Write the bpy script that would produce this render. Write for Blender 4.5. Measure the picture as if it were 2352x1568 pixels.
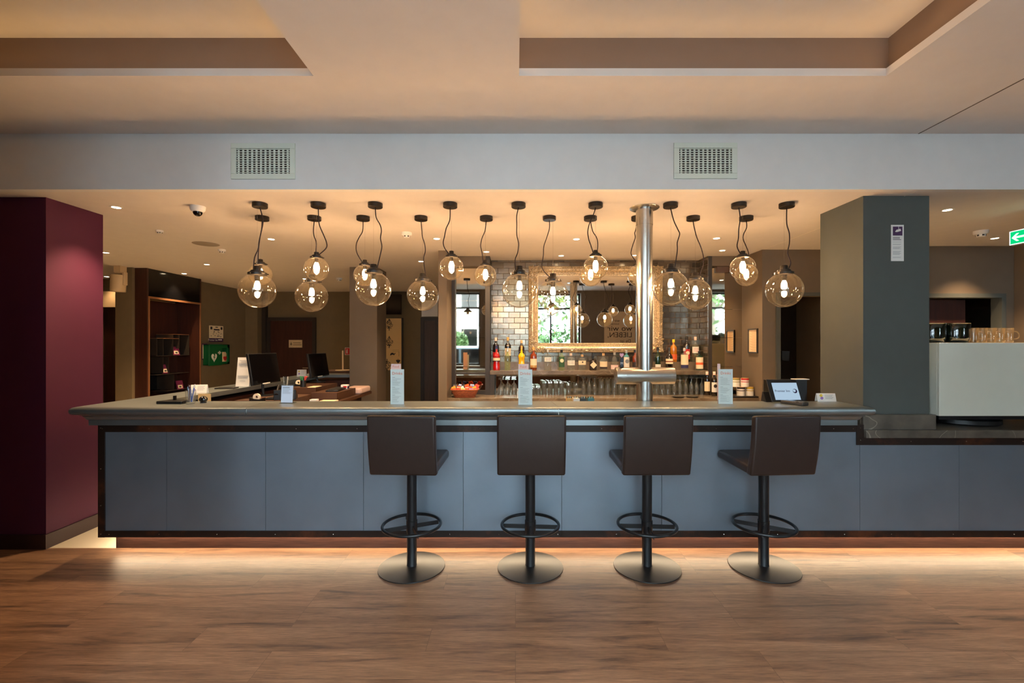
import bpy, math, random
from mathutils import Vector, Matrix
PI = math.pi
R = math.radians
for o in list(bpy.data.objects): bpy.data.objects.remove(o)
C = bpy.context.scene.collection
S = bpy.context.scene

# ---------------------------------------------------------------- camera, world, light level
F = 2352*16.0/36.0            # focal length in photo pixels
CX, CY, HC = 1184.0, 790.0, 1.538
def X(px, d): return (px-CX)*d/F          # metres to the right at distance d
def Z(py, d): return HC-(py-CY)*d/F       # height at distance d
HL, HU = 2.642, 3.04                       # lower and upper ceiling heights
def CD(py, h=HL): return (h-HC)*F/(CY-py)  # distance of a ceiling point

cam = bpy.data.cameras.new('camera'); cam.lens = 16; cam.sensor_width = 36
cam.shift_x = -(CX-1176)/2352; cam.shift_y = (CY-784)/2352; cam.clip_start = .05
co = bpy.data.objects.new('camera', cam); C.objects.link(co)
co.location = (0, 0, HC); co.rotation_euler = (R(90), 0, 0)
S.camera = co
S.view_settings.view_transform = 'Standard'; S.view_settings.look = 'None'
S.view_settings.gamma = 1; S.view_settings.exposure = 0.0
S.view_settings.use_curve_mapping = False
SKY = 28.0
w = bpy.data.worlds.new('sky'); S.world = w; w.use_nodes = True
bg = w.node_tree.nodes['Background']
bg.inputs[0].default_value = (.70, .85, 1.0, 1); bg.inputs[1].default_value = SKY
WARM = (1.0, .62, .34)
BULB, COVE, KICK, SPOT = 290, .6, 75, 8
WINS = [(-1.78, -.98), (-.38, 1.84), (5.25, 6.35)]     # window openings in the wall behind the camera
WB = -.9; SILLS = [.95, .12, .95]; WTOP = 2.97
for (x0, x1), SILL in zip(WINS, SILLS):
    l = bpy.data.lights.new('daylight_portal', 'AREA'); l.shape = 'RECTANGLE'
    l.size = x1-x0; l.size_y = WTOP-SILL; l.cycles.is_portal = True
    o = bpy.data.objects.new('daylight_portal', l); C.objects.link(o)
    o.location = ((x0+x1)/2, WB-.28, (SILL+WTOP)/2); o.rotation_euler = (R(90), 0, 0)

# ---------------------------------------------------------------- materials
def lin(c):
    c = [x/255. for x in c[:3]]
    return tuple(x/12.92 if x <= .04045 else ((x+.055)/1.055)**2.4 for x in c)+(1,)
MC = {}
def P(name, rgb, rough=.6, metal=0, spec=.5, noise=0, nscale=8, bump=0, bscale=60, coat=0, stretch=(1,1,1)):
    if name in MC: return MC[name]
    m = bpy.data.materials.new(name); m.use_nodes = True; MC[name] = m
    nt = m.node_tree; b = nt.nodes['Principled BSDF']
    b.inputs['Base Color'].default_value = lin(rgb)
    b.inputs['Roughness'].default_value = rough; b.inputs['Metallic'].default_value = metal
    b.inputs['Specular IOR Level'].default_value = spec; b.inputs['Coat Weight'].default_value = coat
    tc = nt.nodes.new('ShaderNodeTexCoord'); mp = nt.nodes.new('ShaderNodeMapping')
    mp.inputs['Scale'].default_value = stretch
    nt.links.new(tc.outputs['Object'], mp.inputs['Vector'])
    n = nt.nodes.new('ShaderNodeTexNoise'); n.inputs['Scale'].default_value = nscale; n.inputs['Detail'].default_value = 5
    nt.links.new(mp.outputs[0], n.inputs['Vector'])
    r = nt.nodes.new('ShaderNodeValToRGB'); c = lin(rgb); k = max(noise, .02)
    r.color_ramp.elements[0].position = .3; r.color_ramp.elements[1].position = .7
    r.color_ramp.elements[0].color = tuple(x*(1-k) for x in c[:3])+(1,)
    r.color_ramp.elements[1].color = tuple(min(1, x*(1+k)) for x in c[:3])+(1,)
    nt.links.new(n.outputs['Fac'], r.inputs[0]); nt.links.new(r.outputs[0], b.inputs['Base Color'])
    if bump:
        n2 = nt.nodes.new('ShaderNodeTexNoise'); n2.inputs['Scale'].default_value = bscale
        nt.links.new(mp.outputs[0], n2.inputs['Vector'])
        bp = nt.nodes.new('ShaderNodeBump'); bp.inputs['Strength'].default_value = bump; bp.inputs['Distance'].default_value = .002
        nt.links.new(n2.outputs['Fac'], bp.inputs['Height']); nt.links.new(bp.outputs[0], b.inputs['Normal'])
    return m
def E(name, rgb, s, linear=False):
    if name in MC: return MC[name]
    m = bpy.data.materials.new(name); m.use_nodes = True; MC[name] = m
    nt = m.node_tree; nt.nodes.remove(nt.nodes['Principled BSDF'])
    e = nt.nodes.new('ShaderNodeEmission'); e.inputs[0].default_value = (tuple(rgb)+(1,)) if linear else lin(rgb); e.inputs[1].default_value = s
    nt.links.new(e.outputs[0], nt.nodes['Material Output'].inputs[0]); return m
def G(name, tint, haze=0, hazecol=(1, .85, .6), refl=1.0, rough=.0):
    """thin glass: clear with a tint, mirror-like towards the rim, a little haze"""
    if name in MC: return MC[name]
    m = bpy.data.materials.new(name); m.use_nodes = True; MC[name] = m
    nt = m.node_tree; nt.nodes.remove(nt.nodes['Principled BSDF']); N = nt.nodes.new
    t = N('ShaderNodeBsdfTransparent'); t.inputs[0].default_value = tuple(tint)+(1,)
    g = N('ShaderNodeBsdfGlossy'); g.inputs['Roughness'].default_value = rough
    lw = N('ShaderNodeLayerWeight'); lw.inputs[0].default_value = .5
    p = N('ShaderNodeMath'); p.operation = 'POWER'; p.inputs[1].default_value = 4
    q = N('ShaderNodeMath'); q.operation = 'MULTIPLY_ADD'; q.inputs[1].default_value = .8*refl; q.inputs[2].default_value = .045*refl
    q.use_clamp = True
    nt.links.new(lw.outputs['Facing'], p.inputs[0]); nt.links.new(p.outputs[0], q.inputs[0])
    mx = N('ShaderNodeMixShader'); nt.links.new(q.outputs[0], mx.inputs[0]); nt.links.new(t.outputs[0], mx.inputs[1]); nt.links.new(g.outputs[0], mx.inputs[2])
    out = mx
    if haze:
        d = N('ShaderNodeBsdfDiffuse'); d.inputs[0].default_value = tuple(hazecol)+(1,)
        tr = N('ShaderNodeBsdfTranslucent'); tr.inputs[0].default_value = tuple(hazecol)+(1,)
        a = N('ShaderNodeMixShader'); a.inputs[0].default_value = .6
        nt.links.new(d.outputs[0], a.inputs[1]); nt.links.new(tr.outputs[0], a.inputs[2])
        m2 = N('ShaderNodeMixShader'); m2.inputs[0].default_value = haze
        nt.links.new(mx.outputs[0], m2.inputs[1]); nt.links.new(a.outputs[0], m2.inputs[2]); out = m2
    nt.links.new(out.outputs[0], nt.nodes['Material Output'].inputs[0]); return m

def wood_floor():
    m = bpy.data.materials.new('floor_wood'); m.use_nodes = True
    nt = m.node_tree; b = nt.nodes['Principled BSDF']; N = nt.nodes.new; L = nt.links.new
    g = N('ShaderNodeNewGeometry')
    br = N('ShaderNodeTexBrick'); br.offset = .37; br.offset_frequency = 3
    for k, v in (('Scale', 1), ('Mortar Size', .0012), ('Mortar Smooth', .3), ('Bias', 0), ('Brick Width', 1.22), ('Row Height', .19)): br.inputs[k].default_value = v
    br.inputs['Color1'].default_value = (0, 0, 0, 1); br.inputs['Color2'].default_value = (1, 1, 1, 1); br.inputs['Mortar'].default_value = (.5, .5, .5, 1)
    L(g.outputs['Position'], br.inputs['Vector'])
    # every plank shifts the grain
    sh = N('ShaderNodeVectorMath'); sh.operation = 'MULTIPLY_ADD'
    sh.inputs[1].default_value = (3, 9, 5); L(br.outputs['Color'], sh.inputs[0]); L(g.outputs['Position'], sh.inputs[2])
    def noise(sc, det, dist=0, rough=.55):
        mp = N('ShaderNodeMapping'); mp.inputs['Scale'].default_value = sc; L(sh.outputs[0], mp.inputs[0])
        n = N('ShaderNodeTexNoise'); n.inputs['Scale'].default_value = 1; n.inputs['Detail'].default_value = det; n.inputs['Distortion'].default_value = dist
        n.inputs['Roughness'].default_value = rough
        L(mp.outputs[0], n.inputs['Vector']); return n.outputs['Fac']
    streak = noise((1.3, 15, 1), 8, .8, .62); fine = noise((10, 150, 1), 4, 0, .7); big = noise((.8, 3.2, 1), 3)
    r1 = N('ShaderNodeValToRGB'); L(streak, r1.inputs[0])
    e = r1.color_ramp.elements; e[0].position = .30; e[0].color = lin((80, 60, 48)); e[1].position = .62; e[1].color = lin((146, 112, 86))
    x = r1.color_ramp.elements.new(.44); x.color = lin((126, 94, 72))
    mix = N('ShaderNodeMix'); mix.data_type = 'RGBA'; mix.blend_type = 'MULTIPLY'; mix.inputs[0].default_value = 1
    r2 = N('ShaderNodeMapRange'); r2.inputs[1].default_value = .3; r2.inputs[2].default_value = .7; r2.inputs[3].default_value = .66; r2.inputs[4].default_value = 1.3
    L(fine, r2.inputs[0]); L(r1.outputs[0], mix.inputs[6]); L(r2.outputs[0], mix.inputs[7])
    mix2 = N('ShaderNodeMix'); mix2.data_type = 'RGBA'; mix2.blend_type = 'MULTIPLY'; mix2.inputs[0].default_value = 1
    r3 = N('ShaderNodeMapRange'); r3.inputs[1].default_value = .3; r3.inputs[2].default_value = .7; r3.inputs[3].default_value = .88; r3.inputs[4].default_value = 1.2
    L(big, r3.inputs[0]); L(mix.outputs[2], mix2.inputs[6]); L(r3.outputs[0], mix2.inputs[7])
    mix3 = N('ShaderNodeMix'); mix3.data_type = 'RGBA'; L(br.outputs['Fac'], mix3.inputs[0]); L(mix2.outputs[2], mix3.inputs[6]); mix3.inputs[7].default_value = lin((104, 78, 60))
    L(mix3.outputs[2], b.inputs['Base Color'])
    b.inputs['Roughness'].default_value = .38; b.inputs['Specular IOR Level'].default_value = .35
    bp = N('ShaderNodeBump'); bp.inputs['Strength'].default_value = .25; bp.inputs['Distance'].default_value = .001
    L(fine, bp.inputs['Height']); L(bp.outputs[0], b.inputs['Normal'])
    return m
def tile_mat():
    m = bpy.data.materials.new('glazed_tile'); m.use_nodes = True
    nt = m.node_tree; b = nt.nodes['Principled BSDF']; N = nt.nodes.new; L = nt.links.new
    g = N('ShaderNodeNewGeometry'); sp = N('ShaderNodeSeparateXYZ'); L(g.outputs['Position'], sp.inputs[0])
    ad = N('ShaderNodeMath'); ad.operation = 'ADD'; L(sp.outputs[0], ad.inputs[0]); L(sp.outputs[1], ad.inputs[1])
    cb = N('ShaderNodeCombineXYZ'); L(ad.outputs[0], cb.inputs[0]); L(sp.outputs[2], cb.inputs[1])
    br = N('ShaderNodeTexBrick'); br.offset = .5
    for k, v in (('Scale', 1), ('Mortar Size', .0034), ('Mortar Smooth', .2), ('Bias', 0), ('Brick Width', .146), ('Row Height', .0726)): br.inputs[k].default_value = v
    br.inputs['Color1'].default_value = lin((104, 96, 86)); br.inputs['Color2'].default_value = lin((134, 124, 110)); br.inputs['Mortar'].default_value = lin((96, 80, 62))
    L(cb.outputs[0], br.inputs['Vector']); L(br.outputs['Color'], b.inputs['Base Color'])
    r = N('ShaderNodeMapRange'); r.inputs[3].default_value = .2; r.inputs[4].default_value = .9; L(br.outputs['Fac'], r.inputs[0]); L(r.outputs[0], b.inputs['Roughness'])
    r2 = N('ShaderNodeMapRange'); r2.inputs[3].default_value = .75; r2.inputs[4].default_value = 0; L(br.outputs['Fac'], r2.inputs[0]); L(r2.outputs[0], b.inputs['Metallic'])
    n = N('ShaderNodeTexNoise'); n.inputs['Scale'].default_value = 9; n.inputs['Detail'].default_value = 2; L(g.outputs['Position'], n.inputs['Vector'])
    s = N('ShaderNodeMath'); s.operation = 'MULTIPLY_ADD'; s.inputs[1].default_value = -1; L(br.outputs['Fac'], s.inputs[0]); L(n.outputs['Fac'], s.inputs[2])
    bp = N('ShaderNodeBump'); bp.inputs['Strength'].default_value = .5; bp.inputs['Distance'].default_value = .004
    L(s.outputs[0], bp.inputs['Height']); L(bp.outputs[0], b.inputs['Normal'])
    return m
def marble(name, c0, c1, vein, rough=.3):
    m = bpy.data.materials.new(name); m.use_nodes = True
    nt = m.node_tree; b = nt.nodes['Principled BSDF']; N = nt.nodes.new; L = nt.links.new
    g = N('ShaderNodeNewGeometry')
    n = N('ShaderNodeTexNoise'); n.inputs['Scale'].default_value = 7; n.inputs['Detail'].default_value = 6; L(g.outputs['Position'], n.inputs['Vector'])
    r = N('ShaderNodeValToRGB'); r.color_ramp.elements[0].color = lin(c0); r.color_ramp.elements[1].color = lin(c1)
    r.color_ramp.elements[0].position = .35; r.color_ramp.elements[1].position = .65; L(n.outputs['Fac'], r.inputs[0])
    mp = N('ShaderNodeMapping'); mp.inputs['Rotation'].default_value = (.3, .5, .6); L(g.outputs['Position'], mp.inputs[0])
    v = N('ShaderNodeTexVoronoi'); v.feature = 'DISTANCE_TO_EDGE'; v.inputs['Scale'].default_value = 1.9
    n2 = N('ShaderNodeTexNoise'); n2.inputs['Scale'].default_value = 3; L(mp.outputs[0], n2.inputs['Vector'])
    va = N('ShaderNodeVectorMath'); va.operation = 'MULTIPLY_ADD'; va.inputs[1].default_value = (.5, .5, .5); L(n2.outputs['Color'], va.inputs[0]); L(mp.outputs[0], va.inputs[2]); L(va.outputs[0], v.inputs['Vector'])
    lt = N('ShaderNodeMapRange'); lt.inputs[1].default_value = .0; lt.inputs[2].default_value = .006; lt.inputs[3].default_value = .5; lt.inputs[4].default_value = 0; L(v.outputs['Distance'], lt.inputs[0])
    mx = N('ShaderNodeMix'); mx.data_type = 'RGBA'; L(lt.outputs[0], mx.inputs[0]); L(r.outputs[0], mx.inputs[6]); mx.inputs[7].default_value = lin(vein)
    L(mx.outputs[2], b.inputs['Base Color']); b.inputs['Roughness'].default_value = rough
    return m
def rust_mat():
    m = bpy.data.materials.new('patinated_steel'); m.use_nodes = True
    nt = m.node_tree; b = nt.nodes['Principled BSDF']; N = nt.nodes.new; L = nt.links.new
    g = N('ShaderNodeNewGeometry')
    n = N('ShaderNodeTexNoise'); n.inputs['Scale'].default_value = 1.3; n.inputs['Detail'].default_value = 8; n.inputs['Roughness'].default_value = .7; L(g.outputs['Position'], n.inputs['Vector'])
    r = N('ShaderNodeValToRGB'); L(n.outputs['Fac'], r.inputs[0])
    e = r.color_ramp.elements; e[0].position = .5; e[0].color = lin((42, 30, 24)); e[1].position = .72; e[1].color = lin((120, 66, 36))
    L(r.outputs[0], b.inputs['Base Color']); b.inputs['Roughness'].default_value = .45; b.inputs['Metallic'].default_value = .35
    return m

M_floor = wood_floor(); M_tile = tile_mat(); M_rust = rust_mat()
M_marble = marble('grey_brown_marble', (74, 68, 60), (104, 95, 84), (190, 180, 165))
M_bmarble = marble('brown_marble', (92, 80, 66), (122, 108, 92), (170, 156, 136), .2)
M_ceil = P('white_ceiling_paint', (222, 214, 206), .9, noise=.015)
M_fascia = P('white_bulkhead_paint', (222, 220, 216), .9, noise=.015)
M_cream = P('cream_floor_tile', (226, 214, 190), .35, noise=.05, nscale=1.5)
M_maroon = P('maroon_paint', (72, 8, 46), .75, noise=.03)
M_maroon2 = P('dark_skirting', (46, 22, 20), .5, noise=.1)
M_greyp = P('slate_grey_paint', (76, 80, 76), .8, noise=.03)
M_olive = P('olive_brown_paint', (114, 98, 72), .85, noise=.04)
M_taupe = P('taupe_paint', (106, 92, 76), .8, noise=.03)
M_cofw = P('taupe_coffer_paint', (138, 116, 100), .9)
M_dark = P('dark_frame', (44, 38, 32), .5)
M_wdark = P('dark_wenge', (58, 28, 18), .45, noise=.25, nscale=3, stretch=(12, 12, 1))
M_plinth = P('brown_oak_plinth', (72, 44, 34), .5, noise=.35, nscale=2, stretch=(3, 1, 60), bump=.3, bscale=6)
M_panel = P('blue_grey_zinc_panel', (138, 150, 162), .47, metal=.72, noise=.07, nscale=3, bump=.1, bscale=90)
M_zinc = P('pewter_sheet', (152, 162, 164), .40, metal=.85, noise=.06, nscale=5, bump=.12, bscale=220)
M_steel = P('brushed_steel', (200, 196, 188), .27, metal=1, noise=.02, bump=.08, bscale=300, stretch=(1, 1, .02))
M_leather = P('brown_leather', (46, 33, 28), .40, noise=.08, nscale=20, bump=.25, bscale=260)
M_black = P('black_metal', (24, 25, 28), .38, metal=.2)
M_blackpl = P('black_plastic', (18, 18, 20), .4)
M_screen = P('black_glass_screen', (8, 8, 10), .12)
M_cap = P('bronzed_black_metal', (42, 36, 30), .38, metal=.5)
M_white = P('white_plastic', (225, 222, 215), .5)
M_paper = P('white_paper', (235, 232, 226), .8)
M_paperB = P('pale_green_paper', (222, 232, 228), .8)
M_pink = P('pale_pink_card', (236, 202, 192), .8)
M_ink = P('grey_ink', (120, 124, 128), .8)
M_inkd = P('dark_ink', (40, 36, 40), .8)
M_orange = P('orange_ink', (222, 118, 84), .8)
M_gold = P('gilded_plaster', (190, 168, 134), .36, metal=.5, noise=.45, nscale=75, bump=.7, bscale=90)
M_mirror = P('mirror_silver', (232, 228, 218), .012, metal=1)
M_mirror2 = P('bronze_mirror', (205, 196, 178), .02, metal=1)
M_glass = G('clear_glass', (.94, .96, .95), haze=.06, hazecol=(.9, .95, .95), refl=1.6)
M_pane = G('window_glass', (.96, .98, .98), refl=.8)
M_globe = G('smoked_amber_glass', (.93, .895, .80), haze=.007, hazecol=(1, .82, .55), refl=1.5)
M_bulb = E('lamp_glow', WARM, BULB, True)
M_tubeg = G('bulb_glass', (1, .9, .75), haze=.1, hazecol=(1, .8, .5))
M_cord = P('dark_fabric_cord', (36, 20, 20), .8)
M_led = E('led_strip_glow', (1, .62, .26), 3, True)
M_ledk = E('kick_led_glow', (1, .76, .48), KICK, True)
M_spot = E('downlight_glow', (1, .78, .5), 30, True)
M_green = P('rescue_green', (0, 92, 44), .5)
M_red = P('signal_red', (190, 30, 34), .5)
M_purple = P('deep_purple', (62, 22, 72), .6)
M_copper = P('copper_trim', (196, 140, 96), .35, metal=.7)

# ---------------------------------------------------------------- mesh builder
class MB:
    def __init__(s): s.v = []; s.f = []; s.mi = []; s.cur = 0; s.M = Matrix()
    def add(s, vs, fs):
        n = len(s.v); s.v += [s.M @ Vector(p) for p in vs]
        s.f += [tuple(i+n for i in f) for f in fs]; s.mi += [s.cur]*len(fs); return s
    def mat(s, i): s.cur = i; return s
    def tr(s, M=None): s.M = M if M is not None else Matrix(); return s
    def box(s, x0, x1, y0, y1, z0, z1):
        if x0 > x1: x0, x1 = x1, x0
        if y0 > y1: y0, y1 = y1, y0
        if z0 > z1: z0, z1 = z1, z0
        return s.add([(x0,y0,z0),(x1,y0,z0),(x1,y1,z0),(x0,y1,z0),(x0,y0,z1),(x1,y0,z1),(x1,y1,z1),(x0,y1,z1)],
                     [(0,3,2,1),(4,5,6,7),(0,1,5,4),(1,2,6,5),(2,3,7,6),(3,0,4,7)])
    def lathe(s, prof, n=24, c=(0,0,0), a0=0, a1=2*PI, sx=1, sy=1):
        """prof: (r, z) from bottom to top, outward normals"""
        full = abs(a1-a0-2*PI) < 1e-6; k = n if full else n+1
        vs = []; fs = []
        for r, z in prof:
            for i in range(k):
                a = a0+(a1-a0)*i/n; vs.append((c[0]+r*math.cos(a)*sx, c[1]+r*math.sin(a)*sy, c[2]+z))
        for j in range(len(prof)-1):
            for i in range(n):
                i2 = (i+1) % k
                q = [j*k+i, j*k+i2, (j+1)*k+i2, (j+1)*k+i]
                if prof[j][0] < 1e-7: q = [q[0], q[2], q[3]]
                elif prof[j+1][0] < 1e-7: q = [q[0], q[1], q[2]]
                fs.append(tuple(q))
        return s.add(vs, fs)
    def cyl(s, c, r, z0, z1, n=24, r2=None):
        r2 = r if r2 is None else r2
        return s.lathe([(0, z0), (r, z0), (r2, z1), (0, z1)], n, c)
    def sphere(s, c, r, n=12, m=8, sx=1, sy=1, sz=1):
        return s.lathe([(r*math.sin(PI*j/m), -r*math.cos(PI*j/m)*sz) for j in range(m+1)], n, c, sx=sx, sy=sy)
    def tube(s, pts, r, n=8, closed=False, caps=True):
        pts = [Vector(p) for p in pts]; rs = r if isinstance(r, (list, tuple)) else [r]*len(pts)
        k = len(pts); vs = []; fs = []; up = None
        for i, p in enumerate(pts):
            a = pts[(i-1) % k] if (closed or i > 0) else p; b = pts[(i+1) % k] if (closed or i < k-1) else p
            t = (b-a).normalized()
            if up is None: up = Vector((0,0,1)) if abs(t.z) < .9 else Vector((1,0,0))
            u = t.cross(up).normalized(); v = u.cross(t).normalized(); up = v
            for j in range(n):
                an = 2*PI*j/n; q = p+u*(rs[i]*math.cos(an))+v*(rs[i]*math.sin(an)); vs.append(tuple(q))
        for i in range(k if closed else k-1):
            for j in range(n):
                j2 = (j+1) % n; i2 = (i+1) % k
                fs.append((i*n+j, i*n+j2, i2*n+j2, i2*n+j))
        if caps and not closed:
            fs.append(tuple(range(n-1, -1, -1))); fs.append(tuple(range((k-1)*n, k*n)))
        return s.add(vs, fs)
    def prism(s, poly, a, b, axis='x'):
        """poly: 2D points, extruded between a and b along axis. x:(y,z) y:(x,z) z:(x,y)"""
        def P3(p, t): return {'x': (t, p[0], p[1]), 'y': (p[0], t, p[1]), 'z': (p[0], p[1], t)}[axis]
        n = len(poly); vs = [P3(p, a) for p in poly]+[P3(p, b) for p in poly]
        ar = sum(poly[i][0]*poly[(i+1) % n][1]-poly[(i+1) % n][0]*poly[i][1] for i in range(n))
        fs = [tuple(range(n)), tuple(range(2*n-1, n-1, -1))]+[(i, i+n, (i+1) % n+n, (i+1) % n) for i in range(n)]
        flip = (ar > 0) == (b > a)
        if axis == 'y': flip = not flip
        if flip: fs = [tuple(reversed(f)) for f in fs]
        return s.add(vs, fs)
    def build(s, name, mat, parent=None, local=False, bevel=0, seg=2, angle=35, flat=False):
        vs = s.v; loc = Vector((0,0,0))
        if not local:
            if parent: 
                q = parent; off = Vector((0,0,0))
                while q: off += q.location; q = q.parent
                vs = [v-off for v in vs]
            else:
                xs = [v.x for v in vs]; ys = [v.y for v in vs]; zs = [v.z for v in vs]
                loc = Vector(((min(xs)+max(xs))/2, (min(ys)+max(ys))/2, min(zs))); vs = [v-loc for v in vs]
        me = bpy.data.meshes.new(name); me.from_pydata([tuple(v) for v in vs], [], s.f)
        for m in (mat if isinstance(mat, (list, tuple)) else [mat]): me.materials.append(m)
        me.polygons.foreach_set('material_index', s.mi); 
        if not flat:
            me.polygons.foreach_set('use_smooth', [True]*len(s.f)); me.set_sharp_from_angle(angle=R(angle))
        me.update()
        o = bpy.data.objects.new(name, me); C.objects.link(o); o.location = loc
        if parent: o.parent = parent
        if bevel:
            b = o.modifiers.new('bevel', 'BEVEL'); b.width = bevel; b.segments = seg; b.limit_method = 'ANGLE'; b.angle_limit = R(40); b.harden_normals = False
        return o
def tag(o, label, cat, group=None, kind=None):
    o['label'] = label; o['category'] = cat
    if group: o['group'] = group
    if kind: o['kind'] = kind
    return o
def st(o): o['kind'] = 'structure'; return o
def thing(name, label, cat, loc=(0,0,0), rotz=0, group=None):
    o = bpy.data.objects.new(name, None); C.objects.link(o); o.empty_display_size = .05
    o.location = loc; o.rotation_euler = (0, 0, rotz); return tag(o, label, cat, group)
def dup(root, loc, rotz=0, label=None, group=None):
    def cp(o, par):
        c = o.copy(); C.objects.link(c)
        if par: c.parent = par
        for ch in list(o.children): cp(ch, c)
        return c
    r = cp(root, None); r.location = loc; r.rotation_euler = (0, 0, rotz)
    if label: r['label'] = label
    if group: r['group'] = group
    return r
def bx(name, mat, *a, parent=None, bevel=0, local=False): return MB().box(*a).build(name, mat, parent, bevel=bevel, local=local)
def text(mb, s, size, M, ext=.0004, align='CENTER', sx=1.0):
    """letters of the built-in font appended to mb; M places the text plane (x right, y up)"""
    cu = bpy.data.curves.new('t', 'FONT'); cu.body = s; cu.size = size; cu.extrude = ext; cu.align_x = align; cu.resolution_u = 3
    o = bpy.data.objects.new('t', cu); me = bpy.data.meshes.new_from_object(o)
    vs = [(v.co.x*sx, v.co.y, v.co.z) for v in me.vertices]; fs = [tuple(p.vertices) for p in me.polygons]
    keep = mb.M; mb.M = keep @ M; mb.add(vs, fs); mb.M = keep
    bpy.data.objects.remove(o); bpy.data.curves.remove(cu); bpy.data.meshes.remove(me)
def FM(x, y, z): return Matrix.Translation((x, y, z)) @ Matrix.Rotation(R(90), 4, 'X')    # facing the camera side (-Y)
def smooth_pts(pts, k=4):
    pts = [Vector(p) for p in pts]; out = []
    for i in range(len(pts)-1):
        p0 = pts[max(i-1, 0)]; p1 = pts[i]; p2 = pts[i+1]; p3 = pts[min(i+2, len(pts)-1)]
        for j in range(k):
            t = j/k
            out.append(.5*((2*p1)+(p2-p0)*t+(2*p0-5*p1+4*p2-p3)*t*t+(3*p1-p0-3*p2+p3)*t**3))
    out.append(pts[-1]); return out
def sweep(mb, path, prof, closed=False):
    """path: 2D (x,y) points, prof: (d,z) where d is measured to the LEFT of travel. mitred"""
    n = len(path); k = len(prof); vs = []
    for i, p in enumerate(path):
        p = Vector(p)
        a = Vector(path[i-1]) if (closed or i > 0) else None; b = Vector(path[(i+1) % n]) if (closed or i < n-1) else None
        ns = []
        if a is not None: t = (p-a).normalized(); ns.append(Vector((-t.y, t.x)))
        if b is not None: t = (b-p).normalized(); ns.append(Vector((-t.y, t.x)))
        if len(ns) == 2: m = (ns[0]+ns[1]).normalized(); m = m/ m.dot(ns[0])
        else: m = ns[0]
        for d, z in prof: q = p+m*d; vs.append((q.x, q.y, z))
    fs = []
    for i in range(n if closed else n-1):
        for j in range(k-1):
            i2 = (i+1) % n; fs.append((i*k+j, i2*k+j, i2*k+j+1, i*k+j+1))
    if not closed: fs.append(tuple(range(k))); fs.append(tuple(range((n-1)*k+k-1, (n-1)*k-1, -1)))
    return mb.add(vs, fs)

# ================================================================ THE ROOM
XL, XR = -7.0, 7.6
st(bx('floor', M_floor, XL, XR, -1.1, 3.434, -.1, 0))
st(bx('floor', M_cream, XL, XR, 3.434, 10.2, -.1, 0))
# upper ceiling with two lit coffers
COF = [(-4.6, -1.132, .95, 2.55), (.02, 2.077, .95, 2.55)]
m = MB(); z0, z1 = HU, HU+.043
ya, yb = COF[0][2], COF[0][3]
m.box(XL, XR, -1.1, ya, z0, z1); m.box(XL, XR, yb, 3.26, z0, z1)
for a, b in ((XL, COF[0][0]), (COF[0][1], COF[1][0]), (COF[1][1], XR)): m.box(a, b, ya, yb, z0, z1)
st(m.build('ceiling', M_ceil, flat=True))
for (a, b, c, d) in COF:
    g = .07; m = MB(); t = .04; top = 3.30
    st(bx('ceiling', M_ceil, a-g-t, b+g+t, c-g-t, d+g+t, top, top+t))
    m.box(a-g-t, a-g, c-g-t, d+g+t, z1, top); m.box(b+g, b+g+t, c-g-t, d+g+t, z1, top)
    m.box(a-g, b+g, c-g-t, c-g, z1, top); m.box(a-g, b+g, d+g, d+g+t, z1, top)
    o = st(m.build('ceiling', M_cofw, flat=True))
    bx('cove_light_strip', M_led, a, b, d+.055, d+.068, z1, z1+.004, parent=o)
    # the strips hidden on the ledges shine inwards and up
    for (lx, ly, ln, rz) in (((a+b)/2, d+.04, b-a, 0), ((a+b)/2, c-.04, b-a, PI), (a-.04, (c+d)/2, d-c, PI/2), (b+.04, (c+d)/2, d-c, -PI/2)):
        la = bpy.data.lights.new('cove_light', 'AREA'); la.shape = 'RECTANGLE'; la.size = ln; la.size_y = .012; la.color = (1, .58, .22); la.energy = COVE*ln
        lo = bpy.data.objects.new('cove_light', la); C.objects.link(lo); lo.location = (lx, ly, z1+.02)
        lo.rotation_euler = (Matrix.Rotation(rz, 4, 'Z') @ Matrix.Rotation(R(-125), 4, 'X')).to_euler()
st(bx('ceiling', M_ceil, XL, XR, 3.30, 10.2, HL, HL+.1))
st(bx('wall_bulkhead', M_fascia, XL, XR, 3.25, 3.30, HL, HU+.2))
# thin joint running through both ceilings
m = MB(); m.box(2.874, 2.882, .2, 3.25, HU-.002, HU+.001); st(m.build('trim_ceiling_joint', M_taupe)); st(bx('trim_ceiling_joint', P('cream_filler', (240, 232, 220), .8), 2.896, 2.902, 3.3, 5.3, HL-.002, HL+.001))
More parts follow.
